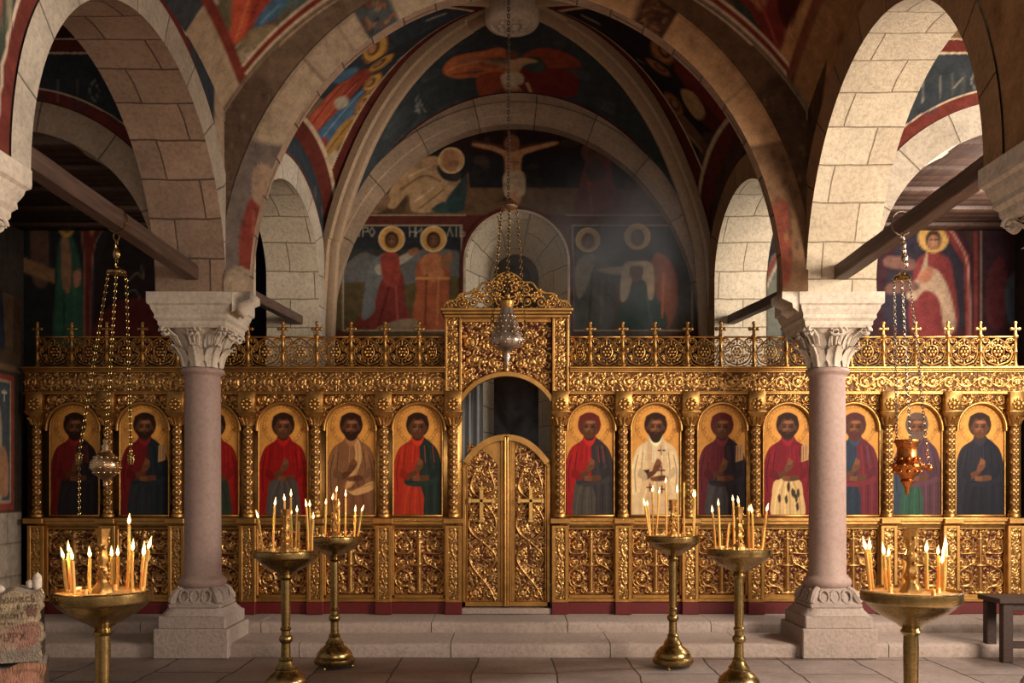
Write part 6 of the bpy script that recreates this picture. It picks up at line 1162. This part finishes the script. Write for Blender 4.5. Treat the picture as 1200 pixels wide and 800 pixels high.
def lamp_right():
    x, y = 2.90, 6.62; t = thing('hanging_lamp', 'coppery hanging oil lamp with cup and pointed foot, hung from the right tie beam', 'lamp', (x, y, 0), 0, 'hanging lamps')
    xo = X(1057, y) - x; h = MB(); h.tube([(xo + .075 * cos(a), 0, 3.415 + .085 * sin(a)) for a in np.linspace(0, 2 * pi, 20)[:-1]], .006, 6, closed=True); chain(h, (xo, 0, 3.34), (xo + .03, 0, 3.10), .045, .007); h.ball((xo + .01, 0, 3.25), (.022, .022, .03)); h.ball((xo + .02, 0, 3.16), (.026, .02, .03)); h.build('hook', MAT['silver'], t, 60)
    zd = Z(326, y); dsc = MB(); dsc.lathe([(.01, zd + .05), (.03, zd + .03), (.058, zd + .012), (.066, zd), (.055, zd - .012), (.02, zd - .015)], 24, (xo, 0, 0), wob=.06, wn=6); dsc.build('chain_disc', MAT['brass'], t, 45)
    xb = X(1063, y) - x; zr = Z(520, y)
    for (ax, bx, by, bz) in ((-.055, xb - .075, 0, zr), (.0, xb - .01, -.08, zr), (.055, xb + .17, .03, Z(545, y))): c = MB(); chain(c, (xo + ax, 0, zd - .01), (bx, by, bz)); c.build('chain', MAT['silver'], t, 60)
    b = MB(); zc = Z(545, y); b.lathe([(.05, zr + .02), (.086, zr + .03), (.092, zr + .015), (.08, zr), (.07, zr - .03), (.072, zc + .03), (.10, zc + .015), (.108, zc - .01), (.10, zc - .03), (.06, zc - .075), (.04, zc - .10), (.05, zc - .115), (.03, zc - .14), (.012, zc - .18), (.016, zc - .195), (.003, zc - .215)], 26, (xb, 0, 0), wob=.04, wn=8)
    for j, rr in enumerate((.078, .104, .09)):
        for k in range(10): a = (k + .5 * (j % 2)) * pi / 5; b.ball((xb + rr * cos(a), rr * sin(a), zc + .045 - j * .045), (.017, .017, .014), 6, 5)
    b.build('bulb', MAT['copper'], t, 60); p = MB(); p.ball((xb + .17, .03, Z(548, y)), (.03, .03, .025)); p.tube([(xb + .17, .03, Z(548, y)), (xb + .06, 0, zc - .01)], .012, 6); p.build('pendant', MAT['copper'], t, 60)
def lamp_mid():
    y = 6.5; x = X(594, y); t = thing('hanging_lamp', 'silver pear shaped hanging lamp on one very long chain before the royal doors', 'lamp', (x, y, 0), 0, 'hanging lamps'); zd = Z(242, y)
    c = MB(); chain(c, (X(596, y) - x, 0, zd + .05), (X(596, y) - x, 0, 6.50), .024, .0034); c.build('chain', MAT['bench'], t, 60)
    xo = X(597, y) - x; dsc = MB(); dsc.lathe([(.008, zd + .06), (.03, zd + .04), (.055, zd + .02), (.062, zd), (.05, zd - .015), (.02, zd - .02)], 24, (xo, 0, 0)); dsc.build('chain_disc', MAT['silver'], t, 45)
    zs0 = Z(325, y)
    for (ax, bx, by, bz) in ((-.055, X(577, y) - x, 0, Z(372, y)), (.0, X(594, y) - x, 0, Z(352, y)), (.05, X(616, y) - x, .0, Z(388, y))): c = MB(); chain(c, (xo + ax, 0, zd - .01), (bx, by, bz)); c.build('chain', MAT['brass'], t, 60)
    b = MB(); zt0 = Z(354, y); b.lathe([(.012, zt0 + .03), (.03, zt0 + .02), (.05, zt0 + .005), (.05, zt0 - .015), (.042, zt0 - .04)], 24, (0, 0, 0)); b.build('cap', MAT['gilt'], t, 45)
    b = MB(); b.lathe([(.040, zt0 - .035), (.05, zt0 - .08), (.072, zt0 - .15), (.10, zt0 - .22), (.118, zt0 - .265), (.118, zt0 - .29), (.10, zt0 - .315), (.06, zt0 - .335), (.03, zt0 - .345), (.02, zt0 - .37), (.028, zt0 - .385), (.012, zt0 - .42), (.016, zt0 - .44), (.003, zt0 - .47)], 30, wob=.03, wn=12)
    for j in range(6):
        rr = (.058, .07, .085, .10, .117, .112)[j]; zz = zt0 - (.10, .14, .18, .22, .262, .295)[j]
        for k in range(13): a = (k + .5 * (j % 2)) * 2 * pi / 13; b.ball((rr * cos(a), rr * sin(a), zz), (.008, .008, .013), 6, 5)
    b.build('bulb', MAT['silver'], t, 70)
    for bx, bz in ((X(577, y) - x, Z(372, y)), (X(616, y) - x, Z(388, y))): p = MB(); p.ball((bx, 0, bz - .01), (.014, .014, .025)); p.tube([(bx, 0, bz - .02), (bx * .8, 0, bz - .06)], .006, 5); p.build('pendant', MAT['brass'], t, 60)
lamp_left(); lamp_right(); lamp_mid()

# ================================================================== BENCH at the right
def bench():
    x0, y0 = X(1170, 7.95), 7.95; t = thing('bench', 'dark wooden bench standing on the floor at the right edge', 'bench', (x0, y0, 0)); zt_ = .555
    m = MB(); m.box(0, 1.5, -.02, .36, zt_ - .045, zt_, .006); m.build('seat', MAT['bench'], t, 30)
    for xx in (.04, 1.35):
        m = MB(); m.box(xx, xx + .09, .0, .07, 0, zt_ - .05, .006); m.build('leg', MAT['bench'], t, 30); m = MB(); m.box(xx, xx + .09, .27, .34, 0, zt_ - .05, .006); m.build('leg', MAT['bench'], t, 30)
    m = MB(); m.box(.10, 1.36, .02, .06, .12, .18, .005); m.build('stretcher', MAT['bench'], t, 30); m = MB(); m.box(.06, 1.42, .015, .05, zt_ - .11, zt_ - .045, .004); m.build('apron', MAT['bench'], t, 30)
bench()

# ================================================================== INSCRIBED STONES at the left
def stones():
    d = 4.25; 
    def block(name, lab, x0, x1, y0, y1, z0, z1, cols, seed, skew=.0):
        rnd = np.random.RandomState(seed); nx, nz = 90, 70; u, v = np.meshgrid(np.linspace(0, 1, nx), np.linspace(0, 1, nz), indexing='ij')
        edge = .006 * np.sin(v * 13 + seed) + .003 * np.sin(v * 43 + 2 * seed); Xf = x0 + (x1 + edge * 1.6 - x0) * u; Zf = z0 + (z1 - z0 + .012 * np.sin(u * 9 + seed) + skew * (u - 1)) * v
        p = Paint(np.stack([Xf, Zf], -1), cols[0], .004)
        for k in range(140): p.ell(rnd.uniform(x0, x1), rnd.uniform(z0, z1), rnd.uniform(.005, .05), rnd.uniform(.004, .025), cols[1 + k % (len(cols) - 1)], .45)
        return p, Xf, Zf
    X0, X1 = X(-14, d), X(50, d); zt1, zm, zb = Z(690, d), Z(774, d), 0.0
    p, Xf, Zf = block('', '', X0, X1, 0, 0, zm, zt1, [(190, 176, 150), (206, 192, 166), (160, 146, 128), (176, 160, 140)], 3, .03)
    # reddish and grey stains, then cut letters
    p.poly([(X(14, d), Z(736, d)), (X(44, d), Z(728, d)), (X(46, d), Z(748, d)), (X(30, d), Z(764, d)), (X(20, d), Z(752, d))], (158, 104, 100), .75); p.poly([(X(-70, d), Z(756, d)), (X(30, d), Z(758, d)), (X(54, d), Z(748, d)), (X(56, d), Z(776, d)), (X(-70, d), Z(780, d))], (142, 138, 140), .7); p.poly([(X(32, d), Z(713, d)), (X(44, d), Z(712, d)), (X(44, d), Z(722, d)), (X(33, d), Z(722, d))], (120, 74, 66), .8, False); p.poly([(X(-70, d), Z(738, d)), (X(20, d), Z(734, d)), (X(22, d), Z(756, d)), (X(-70, d), Z(762, d))], (168, 138, 124), .6)
    dk = (70, 50, 40); s = .0062
    def word(x, y, txt, hh, w=s, col=dk):
        for ch in txt:
            if ch != ' ':
                for st in GLX[ch]: p.line([(X(x, d) + a * hh * .62, Z(y, d) + b * hh) for a, b in st], w, col, .85, False)
            x += hh * .80 / d * F
    GLX = dict(GL); GLX.update({'b': [[(.2, 1.2), (.2, 0), (.8, 0), (.8, .5), (.2, .5)]], 'u': [[(0, .8), (0, 0), (.7, 0), (.7, .8)], [(.7, .3), (1, .3), (1, .8)]], 'd': [[(0, 0), (0, .3), (.3, .8), (.7, .8), (.9, 0), (0, 0)]], 'o': [[(.2, 0), (0, .4), (.3, .8), (.8, .7), (.8, .1), (.2, 0)]], 'm': [[(0, 0), (.1, .8), (.5, .2), (.9, .8), (1, 0)]], 'v': [[(.1, 0), (.1, .8), (.7, .7), (.1, .4), (.9, .1), (.1, 0)]], 'c': [[(.9, .7), (.3, .8), (0, .4), (.3, 0), (.9, .1)]], 'n': [[(0, 0), (0, .8)], [(0, .4), (.7, .4)], [(.7, 0), (.7, .8)]], '8': [[(.5, .45), (.1, .7), (.5, 1), (.8, .7), (.5, .45), (.1, .2), (.5, 0), (.9, .2), (.5, .45)]], '.': [[(.3, .3), (.45, .3)]], 't': [[(0, .8), (1, .8)], [(.5, .8), (.5, 0)]], 'x': [[(0, 0), (.8, .8)], [(0, .8), (.8, 0)]], 'r': [[(.1, -.2), (.1, .8), (.8, .7), (.7, .4), (.1, .4)]]})
    word(-10, 704, 'nbubdomvcb', .026); word(-4, 713, 'n.b. .8 uOt', .022); word(-8, 722, 'ntcxcdnt', .024, .005); word(-10, 730, 'nunu ntnt nu', .012, .003, (110, 84, 70)); word(-6, 748, 'Orurx', .040, .007, (96, 58, 50))
    for yy in (707, 717, 726, 735): p.line([(X(-70, d), Z(yy, d)), (X(46, d), Z(yy - 3, d))], .0028, (120, 100, 84), .7)
    def solid(p, Xf, Zf, y0, y1):
        mb = MB(); nx, nz = Xf.shape; rg = .004 * np.random.RandomState(5).rand(nx, nz); C = p.c.reshape(nx, nz, 3); mb.grid(np.stack([Xf, y0 + rg, Zf], -1), C)
        mb.grid(np.stack([np.stack([Xf[:, -1], 0 * Xf[:, -1] + y0, Zf[:, -1]], -1), np.stack([Xf[:, -1] , 0 * Xf[:, -1] + (y0 + y1) / 2, Zf[:, -1] + .012], -1), np.stack([Xf[:, -1], 0 * Xf[:, -1] + y1, Zf[:, -1]], -1)], 1), np.tile(lin((170, 166, 162)), (nx * 3, 1)))
        mb.grid(np.stack([np.stack([Xf[-1], 0 * Zf[-1] + y0, Zf[-1]], -1), np.stack([Xf[-1] - .02, 0 * Zf[-1] + y1, Zf[-1]], -1)], 1), np.tile(lin((182, 172, 158)), (nz * 2, 1))); mb.grid(np.stack([np.stack([Xf[:, 0], 0 * Xf[:, 0] + y0, Zf[:, 0]], -1), np.stack([Xf[:, 0], 0 * Xf[:, 0] + y1, Zf[:, 0]], -1)], 1), np.tile(lin((120, 110, 100)), (nx * 2, 1)))
        mb.grid(np.stack([np.stack([Xf[:, -1], 0 * Xf[:, -1] + y1, Zf[:, -1]], -1), np.stack([Xf[:, 0], 0 * Xf[:, 0] + y1, Zf[:, 0]], -1)], 1), np.tile(lin((120, 110, 100)), (nx * 2, 1))); return mb
    o = solid(p, Xf - X1, Zf, 0, .26).build('inscribed_stone', MAT['fresco'], None, 40); o.location = (X1, d, 0); o.rotation_euler = (0, 0, radians(24)); tag(o, 'pale stone block with painted inscription and red stains, on top of the pink block', 'stone block', None, 'thing')
    p, Xf, Zf = block('', '', X0, X(51, d) , 0, 0, 0, zm - .004, [(176, 130, 108), (196, 150, 126), (140, 110, 96), (150, 100, 84)], 8, .02)
    p.poly([(X(12, d), Z(800, d)), (X(16, d), Z(790, d)), (X(40, d), Z(786, d)), (X(44, d), Z(800, d))], (206, 150, 130), .7)
    o = solid(p, Xf - X1, Zf, .01, .27).build('stone_block', MAT['fresco'], None, 40); o.location = (X1, d, 0); o.rotation_euler = (0, 0, radians(24)); tag(o, 'broken pinkish stone block on the floor under the inscribed block', 'stone block', None, 'thing')
    # white lumps on the top block
    for (px, r, lab) in ((42, .028, 'small white upright stone chip on the right end of the inscribed block'), (34, .022, 'small low white stone chip beside the upright one on the inscribed block'), (2, .026, 'small rounded white stone chip at the left of the inscribed block top')):
        mb = MB(); mb.ball((0, 0, r * .9), (r * .8, r * .9, r * (1.7 if px == 42 else 1.0)), 10, 8); mb.v[-1] += np.random.uniform(-.003, .003, mb.v[-1].shape); m = mb.build('stone_chip', MAT['carved'], None, 60); m.location = (X1 - (50 - px) * d / F * .9 - .03, d - (50 - px) * d / F * .4 + .08, zt1 - (.03 if px == 2 else .004)); tag(m, lab, 'stone chip', None, 'thing')
stones()

# ================================================================== SANCTUARY CURTAIN seen through the doorway
def curtain():
    mb = MB(); xs = np.linspace(X(534, 10.2), X(566, 10.2), 40); y = 10.2 + .03 * np.sin(np.linspace(0, 22, 40)); z = np.linspace(.226, 2.94, 12); P = np.stack([np.stack([xs, y, 0 * xs + k], -1) for k in z], 1); mb.grid(P); mb.grid(P + [0, .006, 0]); o = mb.build('curtain', mk_plain('pale_linen', L3(190, 190, 188), .9, 0, 30, .15), None, 180); tag(o, 'pale curtain hanging inside the sanctuary, seen left in the open doorway', 'curtain', None, 'thing')
    mb = MB(); mb.tube([(X(500, 10.2), 10.2, 2.95), (X(700, 10.2), 10.2, 2.95)], .015, 8); o = mb.build('curtain_rod', MAT['brass'], None, 60)
    o.parent = bpy.data.objects['curtain']; 
curtain()

# ================================================================== INCENSE SMOKE
def smoke(name, c, r, dens, lab, sc=1.3, seed=0):
    m = bpy.data.materials.new(name + '_volume'); m.use_nodes = True; nt = m.node_tree; nt.nodes.clear(); out = nt.nodes.new('ShaderNodeOutputMaterial'); v = nt.nodes.new('ShaderNodeVolumePrincipled'); v.inputs['Color'].default_value = (.86, .84, .84, 1); v.inputs['Anisotropy'].default_value = .3
    tc = N(nt, 'ShaderNodeTexCoord'); n = N(nt, 'ShaderNodeTexNoise'); n.inputs['Scale'].default_value = sc; n.inputs['Detail'].default_value = 4; n.inputs['Distortion'].default_value = 1.2; mp = N(nt, 'ShaderNodeMapping'); mp.inputs['Location'].default_value = (seed, 0, 0); nt.links.new(tc.outputs['Object'], mp.inputs[0]); nt.links.new(mp.outputs[0], n.inputs['Vector'])
    r1 = N(nt, 'ShaderNodeMapRange'); r1.inputs['From Min'].default_value = .44; r1.inputs['From Max'].default_value = .72; nt.links.new(n.outputs['Fac'], r1.inputs['Value'])
    ln = N(nt, 'ShaderNodeVectorMath'); ln.operation = 'LENGTH'; nt.links.new(tc.outputs['Object'], ln.inputs[0]); r2 = N(nt, 'ShaderNodeMapRange'); r2.inputs['From Min'].default_value = 1.0; r2.inputs['From Max'].default_value = .25; nt.links.new(ln.outputs['Value'], r2.inputs['Value'])
    m1 = N(nt, 'ShaderNodeMath'); m1.operation = 'MULTIPLY'; nt.links.new(r1.outputs[0], m1.inputs[0]); nt.links.new(r2.outputs[0], m1.inputs[1]); m2 = N(nt, 'ShaderNodeMath'); m2.operation = 'MULTIPLY'; m2.inputs[1].default_value = dens; nt.links.new(m1.outputs[0], m2.inputs[0]); nt.links.new(m2.outputs[0], v.inputs['Density']); nt.links.new(v.outputs[0], out.inputs['Volume'])
    mb = MB(); mb.ball((0, 0, 0), 1.0, 24, 16); o = mb.build(name, m, None, 180); o.location = c; o.scale = r; tag(o, lab, 'smoke', None, 'stuff')
smoke('incense_smoke', (1.05, 10.15, 3.9), (1.25, .75, 1.5), 1.5, 'drifting grey incense smoke before the fresco right of the niche', 1.4, 2)
smoke('incense_smoke', (.12, 9.95, 1.95), (.52, .35, .75), 3.0, 'grey incense smoke curling in the open doorway above the royal doors', 2.0, 5)

# ================================================================== LIGHT AND CAMERA
def area(name, loc, target, sx, sy, power, col):
    l = bpy.data.lights.new(name, 'AREA'); l.shape = 'RECTANGLE'; l.size, l.size_y = sx, sy; l.energy = power; l.color = col; o = bpy.data.objects.new(name, l); COL.objects.link(o); o.location = loc
    from mathutils import Vector
    o.rotation_euler = (Vector(target) - Vector(loc)).to_track_quat('-Z', 'Y').to_euler(); return o
area('aisle_window_daylight', (6.6, 3.4, 3.4), (-1.4, 7.8, 1.9), 2.6, 2.6, 720, (1.0, .86, .72))
area('west_fill_light', (2.3, -3.0, 3.6), (0, 8, 2.6), 3.5, 3.5, 115, (1.0, .84, .74))  # added soft fill from behind the camera; no door is built there
area('rear_aisle_fill_light', (5.6, 9.0, 3.9), (1.0, 10.2, 3.6), .9, 1.2, 130, (1.0, .93, .85))  # added unseen lamp in the right rear aisle, brightens soffit, smoke and fresco
w = bpy.data.worlds.new('daylight'); SC.world = w; w.use_nodes = True; bg = w.node_tree.nodes['Background']; bg.inputs[0].default_value = (1.0, .86, .74, 1); bg.inputs[1].default_value = .22
cam = bpy.data.cameras.new('camera'); co = bpy.data.objects.new('camera', cam); COL.objects.link(co); co.location = (0, 0, EYE); co.rotation_euler = (pi / 2, 0, 0)
cam.sensor_width = 36; cam.lens = F / 1200 * 36; cam.shift_x = (600 - VX) / 1200; cam.shift_y = (HY - 400) / 1200; cam.clip_start = .05; cam.clip_end = 100
SC.camera = co
SC.view_settings.view_transform = 'Standard'; SC.view_settings.look = 'None'; SC.view_settings.exposure = 0.1; SC.view_settings.gamma = 1.0; SC.view_settings.use_curve_mapping = False
SC.cycles.use_denoising = True; SC.cycles.max_bounces = 6; SC.cycles.diffuse_bounces = 4; SC.cycles.glossy_bounces = 3; SC.cycles.volume_bounces = 0; SC.cycles.sample_clamp_indirect = 4; SC.cycles.caustics_reflective = False; SC.cycles.caustics_refractive = False; SC.cycles.volume_step_rate = 2; SC.cycles.use_light_tree = True
